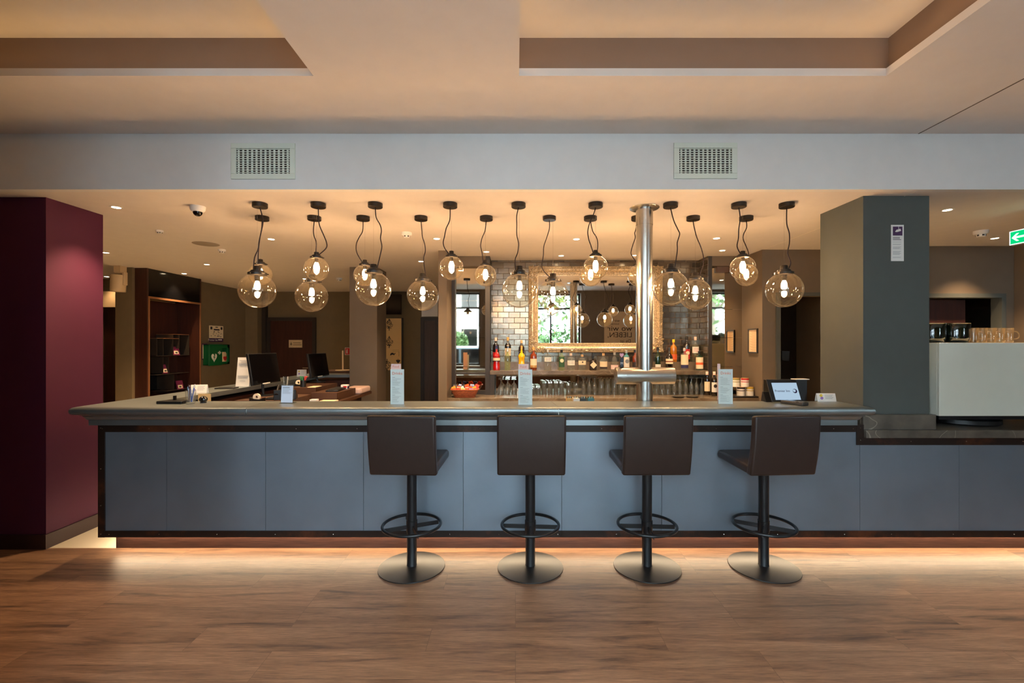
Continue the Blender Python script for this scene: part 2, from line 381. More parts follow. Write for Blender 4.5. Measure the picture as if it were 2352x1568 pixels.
# wall behind the camera with its windows
m = MB(); yb0, yb1 = WB-.3, WB
m.box(XL, XR, yb0, yb1, WTOP, 3.4)
for (a, b), q in zip(WINS, SILLS): m.box(a, b, yb0, yb1, 0, q)
xs = [XL]+[v for p in WINS for v in p]+[XR]
for i in range(0, len(xs), 2): m.box(xs[i], xs[i+1], yb0, yb1, 0, WTOP)
M_back = P('dark_taupe_paint', (112, 100, 86), .85, noise=.05)
st(m.build('wall_front', M_back, flat=True))
for i, (a, b) in enumerate(WINS):
    SILL = SILLS[i]
    wd = st(MB().box(a, b, WB-.02, WB+.10, SILL-.03, SILL).build('window_%d' % (i+1), M_white))
    m = MB(); y0, y1 = WB-.24, WB-.18; f = .05
    m.box(a, a+f, y0, y1, SILL, WTOP); m.box(b-f, b, y0, y1, SILL, WTOP); m.box(a, b, y0, y1, SILL, SILL+f); m.box(a, b, y0, y1, WTOP-f, WTOP)
    m.box(a, b, y0, y1, 2.52, 2.57)
    if b-a > 2: m.box((a+b)/2+.25, (a+b)/2+.30, y0, y1, SILL, WTOP)
    m.build('window_frame', M_dark, wd); bx('pane', M_pane, a+f, b-f, WB-.214, WB-.208, SILL+f, WTOP-f, parent=wd)
st(bx('wall_left', M_olive, XL-.1, XL, -1.2, 10.2, 0, 3.4)); st(bx('wall_right', M_taupe, XR, XR+.1, -1.2, 10.2, 0, 3.4))
# added out-of-view wall left of the windows: it keeps the daylight off the left of the room
st(bx('wall_light_blocker', M_back, -2.0, -1.88, WB, 1.60, 0, HU))

# far left: bulkhead, dark corridor opening, book niche wall
def P4(px0, px1, d): return X(px0, d), X(px1, d)
m = MB(); m.box(XL, -5.76, 7.70, 7.8, 2.157, HL); st(m.build('wall_left_back', M_olive))
st(bx('wall_left_bulkhead', P('beige_bulkhead', (190, 165, 128), .8), XL, -5.76, 7.60, 7.70, 2.157, 2.42))
dr = st(bx('dark_opening_panel', M_wdark, XL, -5.80, 7.74, 7.78, 0, 2.157)); bx('door_frame', M_copper, -5.82, -5.79, 7.66, 7.72, 0, 2.157, parent=dr)  # dark panel stands in for the shade inside the corridor opening
st(bx('wall_left_back', M_olive, -5.76, -5.52, 6.55, 6.60, 0, HL))
st(bx('wall_left_back', M_olive, -6.1, -5.55, 7.745, 9.6, 0, HL)); st(bx('wall_left_back', M_olive, -5.6, -5.30, 9.35, 9.6, 0, HL))
st(bx('trim_1', M_dark, -5.30, -5.22, 9.50, 9.6, 0, HL))
# back wall with its doors
st(bx('wall_back', M_olive, -6.1, -.9, 9.6, 9.7, 0, HL))
def door(name, x0, x1, y, top, leafmat, frame=.07, handle=True, framemat=M_dark, proud=.03):
    d = st(bx(name, leafmat, x0+frame, x1-frame, y-.02, y+.0, .0, top-frame))
    m = MB(); m.box(x0, x0+frame, y-proud-.02, y, 0, top); m.box(x1-frame, x1, y-proud-.02, y, 0, top); m.box(x0+frame, x1-frame, y-proud-.02, y, top-frame, top)
    m.build('door_frame', framemat, d)
    if handle:
        h = MB(); h.tube([(x1-frame-.07, y-.02, 1.04), (x1-frame-.07, y-.07, 1.04), (x1-frame-.19, y-.07, 1.04)], .009); h.build('door_handle', M_steel, d)
    return d
d2 = door('door_2', *P4(615, 727, 9.6), 9.6, Z(729, 9.6), M_wdark)
d3 = door('door_3', *P4(967, 1008, 9.6), 9.6, Z(729, 9.6), P('dark_brown_door', (70, 50, 38), .5, noise=.2, nscale=3, stretch=(10, 10, 1)), handle=False)
# bright panel above the right of the two doors, taupe wall around it
st(bx('trim_2', M_white, *P4(969, 1006, 9.59), 9.56, 9.6, Z(727, 9.59), Z(690, 9.59)))
# slim middle pillar
st(bx('wall_pillar', M_taupe, -2.377, -1.984, 6.52, 6.98, 0, HL))
# bar back wall
st(bx('wall_bar_left', M_taupe, -.91, -.81, 5.37, 9.6, 0, HL))
st(bx('wall_bar', M_tile, -.32, 2.41, 6.0, 6.05, .9, HL)); st(bx('wall_bar_return', M_tile, 2.41, 2.42, 5.71, 6.0, 1.2, HL))
st(bx('wall_bar', M_dark, -.81, 2.9, 6.05, 6.15, 0, HL))
m = MB(); m.box(-.81, -.38, 5.71, 5.80, 2.517, HL); m.box(2.465, 2.885, 5.71, 5.80, 2.52, HL); st(m.build('wall_bar_header', M_taupe))
m = MB(); m.box(-.38, -.322, 5.71, 6.0, .9, HL); m.box(2.421, 2.467, 5.71, 6.0, .9, HL); m.box(-.81, -.765, 5.77, 5.80, .9, 2.517)
m.box(-.765, -.38, 5.77, 5.80, .9, .95); m.box(-.765, -.38, 5.775, 5.80, 1.155, 1.175); st(m.build('trim_bar_posts', M_dark))
st(bx('trim_bar_wood', P('brown_wood_trim', (96, 68, 46), .5), 2.55, 2.885, 5.76, 5.80, 2.45, 2.52))
for nm, a, b, lab in (('wall_mirror', -.765, -.38, 'tall narrow wall mirror left of the tiled bar wall'), ('wall_mirror', 2.467, 2.885, 'tall narrow wall mirror right of the tiled bar wall')):
    t = thing(nm, lab, 'mirror', ((a+b)/2, 5.80, .95)); zz = [.95, 1.25, 1.62, 1.98, 2.52]
    for i in range(4): MB().box(a, b, 5.80, 5.81, zz[i]+.0015, zz[i+1]-.0015).build('mirror_panel', M_mirror2, t)
st(bx('wall_bar_right', M_taupe, 2.885, 3.0, 5.32, 6.2, 0, HL))
# right hand walls with door openings
xo0, xo1 = 3.09, 3.95
m = MB(); m.box(3.0, xo0, 5.32, 5.42, 0, HL); m.box(xo0, xo1, 5.32, 5.42, 2.10, HL); m.box(xo1, 4.25, 5.32, 5.42, 0, HL)
m.box(xo1+.0, xo1+.05, 5.42, 7.0, 0, HL); st(m.build('wall_right_back', M_taupe))
d4 = st(bx('doorway_dark_back', P('doorway_darkness', (22, 18, 16), .6), 3.36, xo1, 6.4, 6.44, 0, 2.4));  # near-black sheet paints in the dark depth of the corridor
st(bx('wall_corridor', P('dark_brown_wall', (70, 52, 38), .8), xo0-.0, 3.36, 5.9, 6.44, 0, 2.4)); st(bx('wall_corridor', M_dark, xo0-.06, xo0, 5.42, 6.5, 0, HL))
m = MB(); m.box(xo0-.05, xo0, 5.30, 5.33, 0, 2.14); m.box(xo0, xo1, 5.30, 5.33, 2.10, 2.14); m.build('door_frame', M_greyp, d4)
tg = tag(bx('card_reader_box', M_blackpl, X(1794, 5.88), X(1811, 5.88), 5.86, 5.90, Z(828, 5.88), Z(806, 5.88)), 'small black box on the corridor wall inside the dark doorway', 'wall box')
yr = 5.13; xr0, xr1 = 4.4, X(2307, yr)
m = MB(); m.box(4.25, xr0, yr, yr+.1, 0, HL); m.box(xr0, xr1, yr, yr+.1, 2.107, HL); m.box(xr1, XR, yr, yr+.1, 0, HL); m.box(xr0-.01, xr1+.3, 6.0, 6.1, 0, HL)
m.box(5.62, XR, yr-.12, yr, 0, HL); st(m.build('wall_right_back', M_taupe))
d5 = st(bx('door_5', M_wdark, xr0, X(2225, yr+.1), yr+.14, yr+.18, 0, 2.05)); m = MB()
m.box(xr1-.05, xr1, yr-.02, yr+.1, 0, 2.107); m.box(xr0, xr1-.05, yr-.02, yr+.1, 2.06, 2.107); m.build('door_frame', M_greyp, d5)
st(bx('wall_far_right', M_dark, 4.2, 6.2, 6.9, 7.0, 0, HL)); st(bx('wall_rear', M_dark, XL, XR, 10.1, 10.2, 0, HL))
st(bx('wall_ceiling_cap', M_dark, XL-.1, XR+.1, -1.2, 3.4, 3.38, 3.42))
# maroon pillar on the left, grey pillar on the right
st(bx('wall_left_pillar', M_maroon, -4.95, -3.531, 3.423, 3.896, 0, HL))
m = MB(); m.box(-4.96, -3.52, 3.41, 3.906, 0, .108); st(m.build('baseboard_left_pillar', M_maroon2))
st(bx('wall_right_pillar', M_greyp, 2.592, 3.085, 3.393, 3.87, .907, HL))

# ================================================================ THE BAR COUNTER
bar = thing('bar_counter', 'long L-shaped bar counter clad in blue-grey panels with rusty steel edging', 'bar counter', (-.2, 3.4, 0))
YP = 3.36; XP = -3.074
seams = [XP+.005]+[X(p, YP) for p in (383, 610, 835, 1064, 1290, 1520, 1748, 1975, 2203)]+[5.9]
for i in range(len(seams)-1):
    top = .90 if seams[i+1] < 2.6 else .80
    bx('front_panel', M_panel, seams[i]+.0015, seams[i+1]-.0015, YP, YP+.02, .15, top, parent=bar)
for i, (a, b) in enumerate(((3.38, 4.2), (4.2, 5.0), (5.0, 5.8), (5.8, 6.95))): bx('side_panel', M_panel, XP, XP+.02, a+.0015, b-.0015, .15, .9, parent=bar)
def rail(name, x0, x1, y0, y1, z0, z1, rivets):
    o = bx(name, M_rust, x0, x1, y0, y1, z0, z1, parent=bar)
    for (rx, rz) in rivets: MB().sphere((rx, y0, rz), .0042, 8, 4).build('rivet', M_steel, o)
rv = lambda pxs, z: [(X(p, YP-.01), z) for p in pxs]
rail('bottom_rail', XP, 5.9, YP-.008, YP, .115, .162, rv((250, 365, 498, 632, 765, 898, 1033, 1146, 1281, 1416, 1663, 1786, 1940, 2048, 2190, 2330), .138))
rail('top_rail', XP, 2.515, YP-.008, YP, .8907, .9455, rv((235, 342, 480, 680, 820, 960, 1102, 1240, 1382, 1520, 1645, 1780, 1915, 1960), .915))
rail('left_rail', XP, X(243, YP), YP-.010, YP-.002, .115, .9455, rv((234, 234, 234), 0)[:0]+[(X(234.5, YP), v) for v in (.14, .35, .62, .92)])
rail('step_rail', 2.513, 2.566, YP-.009, YP-.001, .795, .9455, [(2.54, .83), (2.54, .92)])
rail('lower_top_rail', 2.566, 5.9, YP-.008, YP, .795, .85, rv((2093, 2220, 2350), .822))
m = MB(); m.box(XP+.06, 5.9, 3.434, 3.46, 0, .115); m.box(XP+.06, XP+.08, 3.46, 6.9, 0, .115); pk = m.build('plinth', M_plinth, bar)
m = MB(); m.box(XP+.08, 5.8, 3.418, 3.43, .108, .114); m.box(XP+.03, XP+.045, 3.46, 6.5, .108, .114); m.build('kick_light_strip', M_ledk, bar)
m = MB(); m.box(XP+.03, 5.9, YP+.02, 3.60, .116, .8); m.box(XP+.03, 2.5, YP+.02, 3.60, .8, 1.0); m.box(XP+.02, -2.84, 3.60, 6.95, .116, 1.0); m.box(-2.84, -2.38, 6.75, 6.95, .0, 1.0); m.build('carcass', M_wdark, bar)
# pewter worktop with bullnose and cove, mitred round the corner
top = thing('bar_worktop', 'pewter-clad bar top with rounded nose running round the corner', 'worktop', (-.2, 3.4, .9455))
HT = 1.087
prof = [(0, .9455), (.04, .9455), (.04, .984), (.046, .9865), (.05, .992), (.058, 1.008), (.07, 1.022), (.085, 1.027), (.102, 1.032), (.112, 1.042), (.1155, 1.057), (.112, 1.072), (.102, 1.082), (.085, HT)]
path = [(XP, 7.02), (XP, YP), (2.565-.11, YP), (2.565-.11, 3.375)]
m = MB(); sweep(m, [path[3], path[2], path[1], path[0]][::-1], [(-d, z) for d, z in prof]); m.build('moulded_edge', M_zinc, top)
m = MB(); E0 = .085; m.prism([(XP-E0, YP-E0), (2.54, YP-E0), (2.54, 3.60), (-2.82, 3.60), (-2.82, 6.73), (-2.38, 6.73), (-2.38, 7.02), (XP-E0, 7.02)], 1.045, HT, 'z'); m.build('top_sheet', M_zinc, top, flat=True)
m = MB()
for px in (566, 1283):
    m = MB(); x = X(px, 3.25); m.box(x-.0012, x+.0012, 3.2425, 3.30, 1.035, 1.08); m.add([(x-.0012, 3.27, HT+.0006), (x+.0012, 3.27, HT+.0006), (x-.028, 3.6, HT+.0006), (x-.0305, 3.6, HT+.0006)], [(0, 1, 2, 3)]); m.build('sheet_seam', M_steel, top)
# lower marble counter on the right
t = thing('marble_counter', 'lower grey-brown marble counter slab right of the bar', 'worktop', (4.2, 3.7, .85))
bx('slab', M_marble, 2.567, 5.9, 3.33, 4.15, .85, .907, parent=t, bevel=.003); bx('upstand', M_marble, 2.567, 3.106, 3.36, 3.392, .907, 1.017, parent=t, bevel=.002)
bx('upstand', M_marble, 3.086, 3.106, 3.393, 3.9, .907, 1.017, parent=t)
bx('support', M_wdark, 3.2, 5.9, 3.61, 4.1, 0, .85, parent=t)

# ================================================================ BACK BAR
bb = thing('back_bar_counter', 'brown marble back counter below the tiled wall', 'worktop', (1.0, 5.6, 0))
bx('slab', M_bmarble, -.81, 2.885, 5.38, 5.99, .855, .90, parent=bb, bevel=.003); bx('cabinet', M_wdark, -.80, 2.88, 5.42, 5.99, 0, .855, parent=bb)
st(bx('wall_mirror', M_mirror2, -.26, 2.41, 5.975, 5.985, .90, 1.156))
sh = thing('back_bar_shelf', 'marble bottle shelf with raised rear ledge on the tiled wall', 'shelf', (1.0, 5.8, 1.156))
bx('shelf_board', M_bmarble, -.32, 2.41, 5.68, 5.995, 1.156, 1.208, parent=sh, bevel=.002); bx('rear_ledge', M_bmarble, -.32, 2.41, 5.86, 5.995, 1.208, 1.308, parent=sh)
bx('end_support', M_dark, -.32, -.265, 5.70, 5.97, .90, 1.156, parent=sh)

# ================================================================ PENDANT LAMPS
D1, D2 = 3.57, 3.94
def pendant(label, group, d, big, gx, gbot, can, cord):
    r = .1365 if big else .0945
    if d == D2: r *= .985 if big else 1
    gxw = X(gx, d); zb = Z(gbot, d-.05); zc = zb+r; k = r/.1365; zt = zc+r*.955
    t = thing('globe_pendant', label, 'pendant lamp', (X(can[0], d), d, HL), 0, group)
    cx = X(can[0], d); zcan = HL-.034; rc = .056
    MB().lathe([(0, zcan), (rc-.003, zcan), (rc, zcan+.003), (rc, HL-.001), (0, HL-.001)], 28, (cx, d, 0)).build('ceiling_rose', M_cap, t)
    m = MB(); sphere_top = math.acos(.94)
    prof = [(r*math.sin(a), r-r*math.cos(a)) for a in [PI*j/26*(1-sphere_top/PI) for j in range(27)]]
    m.lathe(prof, 40, (gxw, d, zb)).build('glass_globe', M_globe, t)
    m = MB(); R1 = .069*k
    m.lathe([(0, -.012*k), (R1*.93, -.012*k), (R1, -.008*k), (R1, .008*k), (R1*.95, .011*k), (R1*.72, .012*k), (R1*.70, .024*k), (R1*.64, .028*k), (R1*.40, .029*k), (R1*.38, .058*k), (R1*.34, .062*k), (0, .062*k)], 32, (gxw, d, zt))
    cap = m.build('metal_cap', M_cap, t)
    for a in (20, 140, 260): 
        c, s_ = math.cos(R(a)), math.sin(R(a)); MB().tube([(gxw+c*R1*.95, d+s_*R1*.95, zt), (gxw+c*(R1+.012*k), d+s_*(R1+.012*k), zt)], .004*k, 8).build('screw', M_cap, cap)
    zz = zt-.012*k; m = MB(); m.lathe([(0, -.045*k), (.016*k, -.045*k), (.020*k, -.03*k), (.020*k, 0), (0, 0)], 16, (gxw, d, zz)); m.build('lamp_socket', M_cap, t)
    zz -= .045*k; br = .0215; L = .068 if big else .064
    MB().lathe([(0, -L), (br*.5, -L+.002), (br*.87, -L+.008), (br, -L+.018), (br, -.03), (br*.75, -.012), (br*.5, 0), (0, 0)], 14, (gxw, d, zz)).build('bulb', M_bulb, t)
    pts = [(X(p[0], d), d+.0, Z(p[1], d)) for p in cord]; pts[0] = (cx, d, zcan+.001)
    side = 1 if pts[-1][0] > gxw else -1
    pts[-1] = (gxw+side*R1*.42, d-.004, zt+.03*k)
    MB().tube(smooth_pts(pts), .0042, 6).build('fabric_cord', M_cord, t)
    wx = cx+max(-.04, min(.04, gxw-cx)); MB().tube([(wx, d, zcan), (gxw, d, zt+.06*k)], .0007, 4).build('hanging_wire', M_steel, t)
    return t
ordw = ['leftmost', 'second from the left', 'third from the left', 'fourth from the left', 'fifth from the left', 'fifth from the right', 'fourth from the right', 'third from the right', 'second from the right', 'rightmost']
gb1 = 'globe pendants of the front row'; gb2 = 'globe pendants of the back row'
pendant('large amber globe pendant of the front row, leftmost of all the big ones', gb1, D1, 1, 591, 706, (597, 474), [(598,480),(602,495),(604,511),(600,532),(595,555),(593,572),(585,591),(583,608)])
pendant('small amber globe pendant half hidden behind the leftmost big globe', gb2, D2, 0, 598.5, 654, (602, 504), [(603,510),(601,526),(597,547),(594,572),(594,591)])
pendant('small amber globe pendant hanging just above the second big globe from the left', gb1, D1, 0, 727, 643.5, (731, 473), [(732,480),(732,503),(734,518),(743,539),(750,557),(749,570),(740,579)])
pendant('large amber globe pendant of the back row, lowest on the left, under a small one', gb2, D2, 1, 716, 715.5, (722, 507), [(722,514),(720,526),(721,541),(726,555),(726,572),(722,600),(713,636)])
pendant('large amber globe pendant of the front row left of centre, before the slim pillar', gb1, D1, 1, 858, 702, (862, 478), [(861,485),(864,499),(873,516),(876,530),(874,547),(877,566),(873,587),(866,606)])
pendant('small amber globe pendant peeping out behind the big one before the slim pillar', gb2, D2, 0, 838, 655.5, (834, 508), [(834,514),(833,530),(825,545),(818.5,560.5),(819.5,580),(831,595)])
pendant('large amber globe pendant of the back row, in front of the framed tree picture corner', gb2, D2, 1, 971, 712.6, (967, 505), [(968,511),(969,530),(970,543),(975,559),(977,576),(973,597),(974,623)])
pendant('small amber globe pendant of the front row above the left end of the back bar', gb1, D1, 0, 1037, 641, (1034, 477), [(1034.5,485),(1033,505),(1025,524),(1021,543),(1018,557),(1021.5,570),(1029,577)])
pendant('small amber globe pendant of the back row beside the narrow left mirror', gb2, D2, 0, 1115, 656, (1117, 508), [(1117,514),(1114,530),(1107,547),(1104,564),(1107,580),(1110,593)])
pendant('large amber globe pendant of the front row hanging before the bright tiles', gb1, D1, 1, 1193, 706, (1191, 474), [(1193,481),(1187,495.5),(1187,516.5),(1187,539.5),(1191,558.6),(1189,580),(1183,597),(1184,613)])
pendant('large amber globe pendant of the back row before the left edge of the gilt mirror', gb2, D2, 1, 1270, 713, (1262, 504), [(1261,510),(1262,524),(1256,545),(1249,566),(1248,587),(1244.5,610),(1249,622),(1260,628)])
pendant('small amber globe pendant of the front row before the middle of the gilt mirror', gb1, D1, 0, 1368, 639, (1368, 474), [(1367,481),(1364,490),(1357,505),(1352,520),(1350,535),(1353,552),(1357,563),(1362,572)])
pendant('small amber globe pendant overlapped by the small one before the gilt mirror', gb2, D2, 0, 1356.5, 656, (1356, 508), [(1357,515),(1361,530),(1370,545),(1373,560),(1371,580),(1364,600)])
pendant('small amber globe pendant half hidden behind the steel beer column', gb2, D2, 0, 1467, 656, (1465, 505), [(1463,515),(1460,528),(1458,535),(1459,546),(1454,561),(1450,576),(1450.5,585),(1457,597)])
pendant('large amber globe pendant of the front row just right of the steel beer column', gb1, D1, 1, 1541, 701, (1540, 477), [(1540,483),(1547,505),(1556.5,526),(1561,537.6),(1555.6,557),(1555.6,576),(1549,598)])
pendant('large amber globe pendant of the back row before the dark tiles', gb2, D2, 1, 1597, 710.7, (1592, 505), [(1593,510),(1594,520),(1600.5,545),(1610,568),(1616,592),(1614,612),(1612,628)])
pendant('small amber globe pendant of the front row before the narrow right mirror', gb1, D1, 0, 1706, 641, (1697, 480), [(1697.5,485),(1700,501),(1697,526),(1696,547),(1693,566),(1697,577)])
pendant('small amber globe pendant peeping out behind the small one at the narrow right mirror', gb2, D2, 0, 1714, 655, (1714, 504), [(1714,510),(1715,522),(1708,537.6),(1707,549),(1713,564),(1719,580),(1720,598)])
pendant('large amber globe pendant of the front row, rightmost, before the dark doorway', gb1, D1, 1, 1801, 704.5, (1807, 480), [(1806,487),(1807,513),(1813,536),(1813,559),(1809,581.6),(1816,603),(1812,613)])

# ================================================================ CEILING FITTINGS
SPOTS = [(267, 476, 'recessed ceiling spotlight nearest the maroon pillar', 15), (243, 580, 'recessed spotlight at the edge of the maroon pillar, far left', 14), (475, 607, 'recessed spotlight above the reception desk, before the book niche', 26),
 (623, 549, 'recessed spotlight right of the leftmost pendants', 26), (423, 628, 'recessed spotlight close to the black glass of the book niche', 14), (245, 635, 'small distant spotlight at the far left corridor', 3),
 (1003, 548, 'recessed spotlight left of the tiled bar wall above a small globe', 16), (1117, 578, 'recessed spotlight close to the left end of the tiled wall', 14), (1324, 549, 'recessed spotlight above the middle of the gilt mirror', 16),
 (1289, 587, 'dim recessed spotlight tight above the left part of the gilt mirror', 12), (1459, 586, 'dim recessed spotlight tight to the wall beside the steel column', 12), (1646, 547, 'brighter recessed spotlight above the dark tiles on the right', 16), (1659, 575, 'recessed spotlight near the narrow right mirror', 12),
 (2176, 482, 'recessed spotlight right of the grey pillar throwing light on the ceiling', 20), (2285, 547, 'recessed spotlight beside the green exit sign', 18), (967, 600, 'recessed spotlight above the back passage left of the bar', 12), (700, 640, 'recessed spotlight before the far wooden door', 10)]
def downlight(x, y, h, label, watt, tilt=0, group='recessed ceiling spotlights'):
    t = thing('downlight', label, 'ceiling light', (x, y, h), 0, group)
    MB().lathe([(.03, -.001), (.036, -.004), (.043, -.003), (.045, 0)], 24, (x, y, h)).build('trim_ring', M_white, t)
    MB().lathe([(0, -.0022), (.03, -.0022)], 20, (x, y, h)).build('lens', M_spot, t)
    l = bpy.data.lights.new('downlight_beam', 'SPOT'); l.energy = watt*SPOT; l.color = (1, .66, .36); l.spot_size = R(95); l.spot_blend = .8; l.shadow_soft_size = .025
    o = bpy.data.objects.new('downlight_beam', l); C.objects.link(o); o.parent = t; o.location = (0, 0, -.012)
for px, py, lab, wt in SPOTS:
    d = CD(py); downlight(X(px, d), d, HL, lab, wt)
def smoke(px, py, label, d=None, s=1.0):
    d = d or CD(py); x = X(px, d); t = thing('smoke_detector', label, 'smoke detector', (x, d, HL), 0, 'smoke detectors on the ceiling')
    MB().lathe([(0, -.03*s), (.042*s, -.03*s), (.05*s, -.022*s), (.05*s, 0)], 24, (x, d, HL)).build('base', M_white, t)
    m = MB(); m.lathe([(0, -.052*s), (.026*s, -.052*s), (.03*s, -.048*s), (.033*s, -.03*s)], 20, (x, d, HL)); h = m.build('head', M_white, t)
    for i in range(6):
        a = 2*PI*i/6+.2; c, s_ = math.cos(a), math.sin(a); MB().tr(Matrix.Translation((x+c*.031*s, d+s_*.031*s, HL-.04*s)) @ Matrix.Rotation(a, 4, 'Z')).box(-.001, .002, -.007*s, .007*s, -.006*s, .006*s).build('slot', M_dark, h)
smoke(934, 534, 'white smoke detector left of the centre pendants'); smoke(779, 638, 'white smoke detector far back near the slim pillar'); smoke(2253, 530, 'white smoke detector between two spotlights right of the grey pillar', s=1.15)
smoke(510, 573, 'small white sensor right of the round ceiling speaker', s=.8); smoke(367, 529, 'flat white sensor between the dome camera and the maroon pillar', s=.6)
d = CD(560); tag(MB().lathe([(0, -.003), (.125, -.003), (.13, 0)], 36, (X(473, d), d, HL)).build('ceiling_speaker', P('grey_mesh', (150, 138, 124), .8)), 'round flat grey ceiling speaker cover left of the pendants', 'ceiling speaker')
d = CD(474); x = X(454, d); t = thing('dome_camera', 'white dome security camera on the ceiling left of the pendants', 'security camera', (x, d, HL))
MB().lathe([(0, -.045), (.04, -.045), (.052, -.03), (.056, 0)], 28, (x, d, HL)).build('housing', M_white, t); MB().lathe([(.034*math.sin(a), -.045-.034*math.cos(a)) for a in [PI/2*j/8 for j in range(9)]], 24, (x, d, HL)).build('dome', M_screen, t)
# fascia grilles
def grille(px0, px1, py0, py1, label, mat, sh):
    y = 3.25; x0, x1, za, zb_ = X(px0, y), X(px1, y), Z(py1, y), Z(py0, y)
    t = thing('air_grille', label, 'air vent', ((x0+x1)/2, y, za), 0, 'air grilles on the bulkhead'); f = .038
    m = MB(); m.box(x0, x1, y-.012, y, za, za+f); m.box(x0, x1, y-.012, y, zb_-f, zb_); m.box(x0, x0+f, y-.012, y, za+f, zb_-f); m.box(x1-f, x1, y-.012, y, za+f, zb_-f); m.build('frame', mat, t, bevel=.002)
    bx('duct', M_dark, x0+f, x1-f, y-.0015, y-.0005, za+f, zb_-f, parent=t)
    n = 11
    for i in range(n):
        zz = za+f+(zb_-za-2*f)*(i+.5)/n; MB().box(x0+f, x1-f, y-.0115, y-.0075, zz-.0015, zz+.0035).build('horizontal_blade', mat, t)
    for i in range(12):
        xx = x0+f+(x1-x0-2*f)*(i+.5)/12; MB().tr(Matrix.Translation((xx, y-.0045, (za+zb_)/2)) @ Matrix.Rotation(sh, 4, 'Z')).box(-.0065, .0065, -.0015, .0015, -(zb_-za)/2+f, (zb_-za)/2-f).build('vertical_blade', mat, t)
M_gr = P('vent_white', (214, 220, 206), .5)
grille(532, 679, 330, 412, 'white air grille on the bulkhead left, above the pendants', M_gr, .3); grille(1547, 1692, 329, 411, 'white air grille on the bulkhead right, with blades nearly shut', M_gr, .05)

# ================================================================ BAR STOOLS
def stool(label, x, y, rz, spin):
    t = thing('bar_stool', label, 'bar stool', (x, y, 0), rz, 'bar stools along the counter')
    MB().lathe([(0, 0), (.222, 0), (.226, .003), (.225, .007), (.19, .010), (.10, .014), (.04, .018), (0, .018)], 64).build('base_plate', M_black, t, local=True)
    MB().lathe([(.036, .010), (.0355, .018), (.0335, .022), (.0335, .33), (.0335, .70), (0, .70)], 32).build('pole', M_black, t, local=True)
    m = MB(); zr = .294
    fr = MB().tube([(.196*math.cos(2*PI*i/48), .196*math.sin(2*PI*i/48), zr) for i in range(48)], .0105, 10, closed=True).build('foot_ring', M_black, t, local=True)
    MB().cyl((0, 0, 0), .0375, zr-.045, zr+.03, 28).build('collar', M_black, fr, local=True)
    for k in range(4):
        a = spin+PI/2*k; m = MB(); m.tr(Matrix.Rotation(a, 4, 'Z')); m.box(.033, .188, -.004, .004, zr-.026, zr+.001).build('spoke', M_black, fr, local=True)
    bx('seat_plate', M_black, -.09, .09, -.09, .09, .690, .702, parent=t, local=True)
    sz = .44; prof = [(-.205, .690), (.21, .705), (.225, .715), (.23, .735), (.22, .758), (.20, .766), (-.10, .748), (-.17, .748)]
    m = MB(); m.prism(prof, -sz/2+.006, sz/2-.006, 'x'); s_ = m.build('seat', M_leather, t, local=True, bevel=.014, seg=3, angle=80)
    # leaning back slab
    m = MB(); n = 10; prof = []
    def bk(u): return -.208-.052*u-.012*math.sin(PI*u)
    for i in range(n+1): u = i/n; prof.append((bk(u), .690+.395*u))
    for i in range(n, -1, -1): u = i/n; prof.append((bk(u)+.055-.008*u, .692+.388*u))
    m.prism(prof, -sz/2, sz/2, 'x'); b = m.build('backrest', M_leather, t, local=True, bevel=.013, seg=3, angle=60)
    # stitched piping along both side seams
    for sx in (-1, 1):
        MB().tube([(sx*(sz/2-.002), bk(i/n)+.012, .70+.375*i/n) for i in range(n+1)], .0022, 6).build('side_seam', M_leather, b, local=True)
    return t
stool('brown leather bar stool, leftmost of the four, foot-ring spokes crossed', X(946, 3.14), 3.14, R(-3), R(28))
stool('brown leather bar stool facing the counter squarely, second from the left', X(1218, 3.14), 3.14, R(0), R(-4))
stool('brown leather bar stool in front of the steel column, third from the left', X(1486, 3.14), 3.14, R(1), R(-4))
stool('brown leather bar stool, rightmost, turned slightly so its seat shows most', X(1754, 3.14), 3.14, R(4), R(-35))

# ================================================================ STEEL BEER COLUMN
d = 3.69; xc = X(1480, d); t = thing('beer_column', 'brushed steel beer column with a crosswise tube rising to the ceiling', 'beer tower', (xc, d, HT-.3))
MB().cyl((xc, d, 0), .0655, .80, HL-.003, 40).build('pipe', M_steel, t); MB().cyl((xc, d, 0), .0675, 2.50, HL-.002, 40).build('upper_sleeve', M_steel, t)
MB().lathe([(0, -.008), (.112, -.008), (.118, -.004), (.118, 0)], 40, (xc, d, HL-.0005)).build('ceiling_flange', M_steel, t)
zc = Z(862.5, d-.01); m = MB(); m.tr(Matrix.Translation((X(1415, d-.03), d-.01, zc)) @ Matrix.Rotation(R(90), 4, 'Y'))
L = X(1549, d-.03)-X(1415, d-.03); m.lathe([(0, 0), (.0675, 0), (.069, .002), (.069, L-.002), (.0675, L), (0, L)], 48); m.build('cross_tube', M_steel, t)
m = MB(); xx = X(1427, 3.69); m.box(xx-.014, xx+.014, 3.67, 3.685, zc+.069, zc+.145); th = m.build('tap_handle', P('navy_enamel', (20, 26, 44), .3), t, bevel=.003)
m = MB(); text(m, 'M', .03, FM(xx, 3.669, zc+.09)); m.build('handle_mark', M_white, th)
hp = [(0, -.02), (.013, -.006), (.017, .006), (.012, .014), (.004, .013), (0, .008), (-.004, .013), (-.012, .014), (-.017, .006), (-.013, -.006)]
MB().prism([(xx+p[0], zc+.168+p[1]) for p in hp], 3.672, 3.682, 'y').build('handle_topper', P('pink_enamel', (222, 160, 176), .4), th)

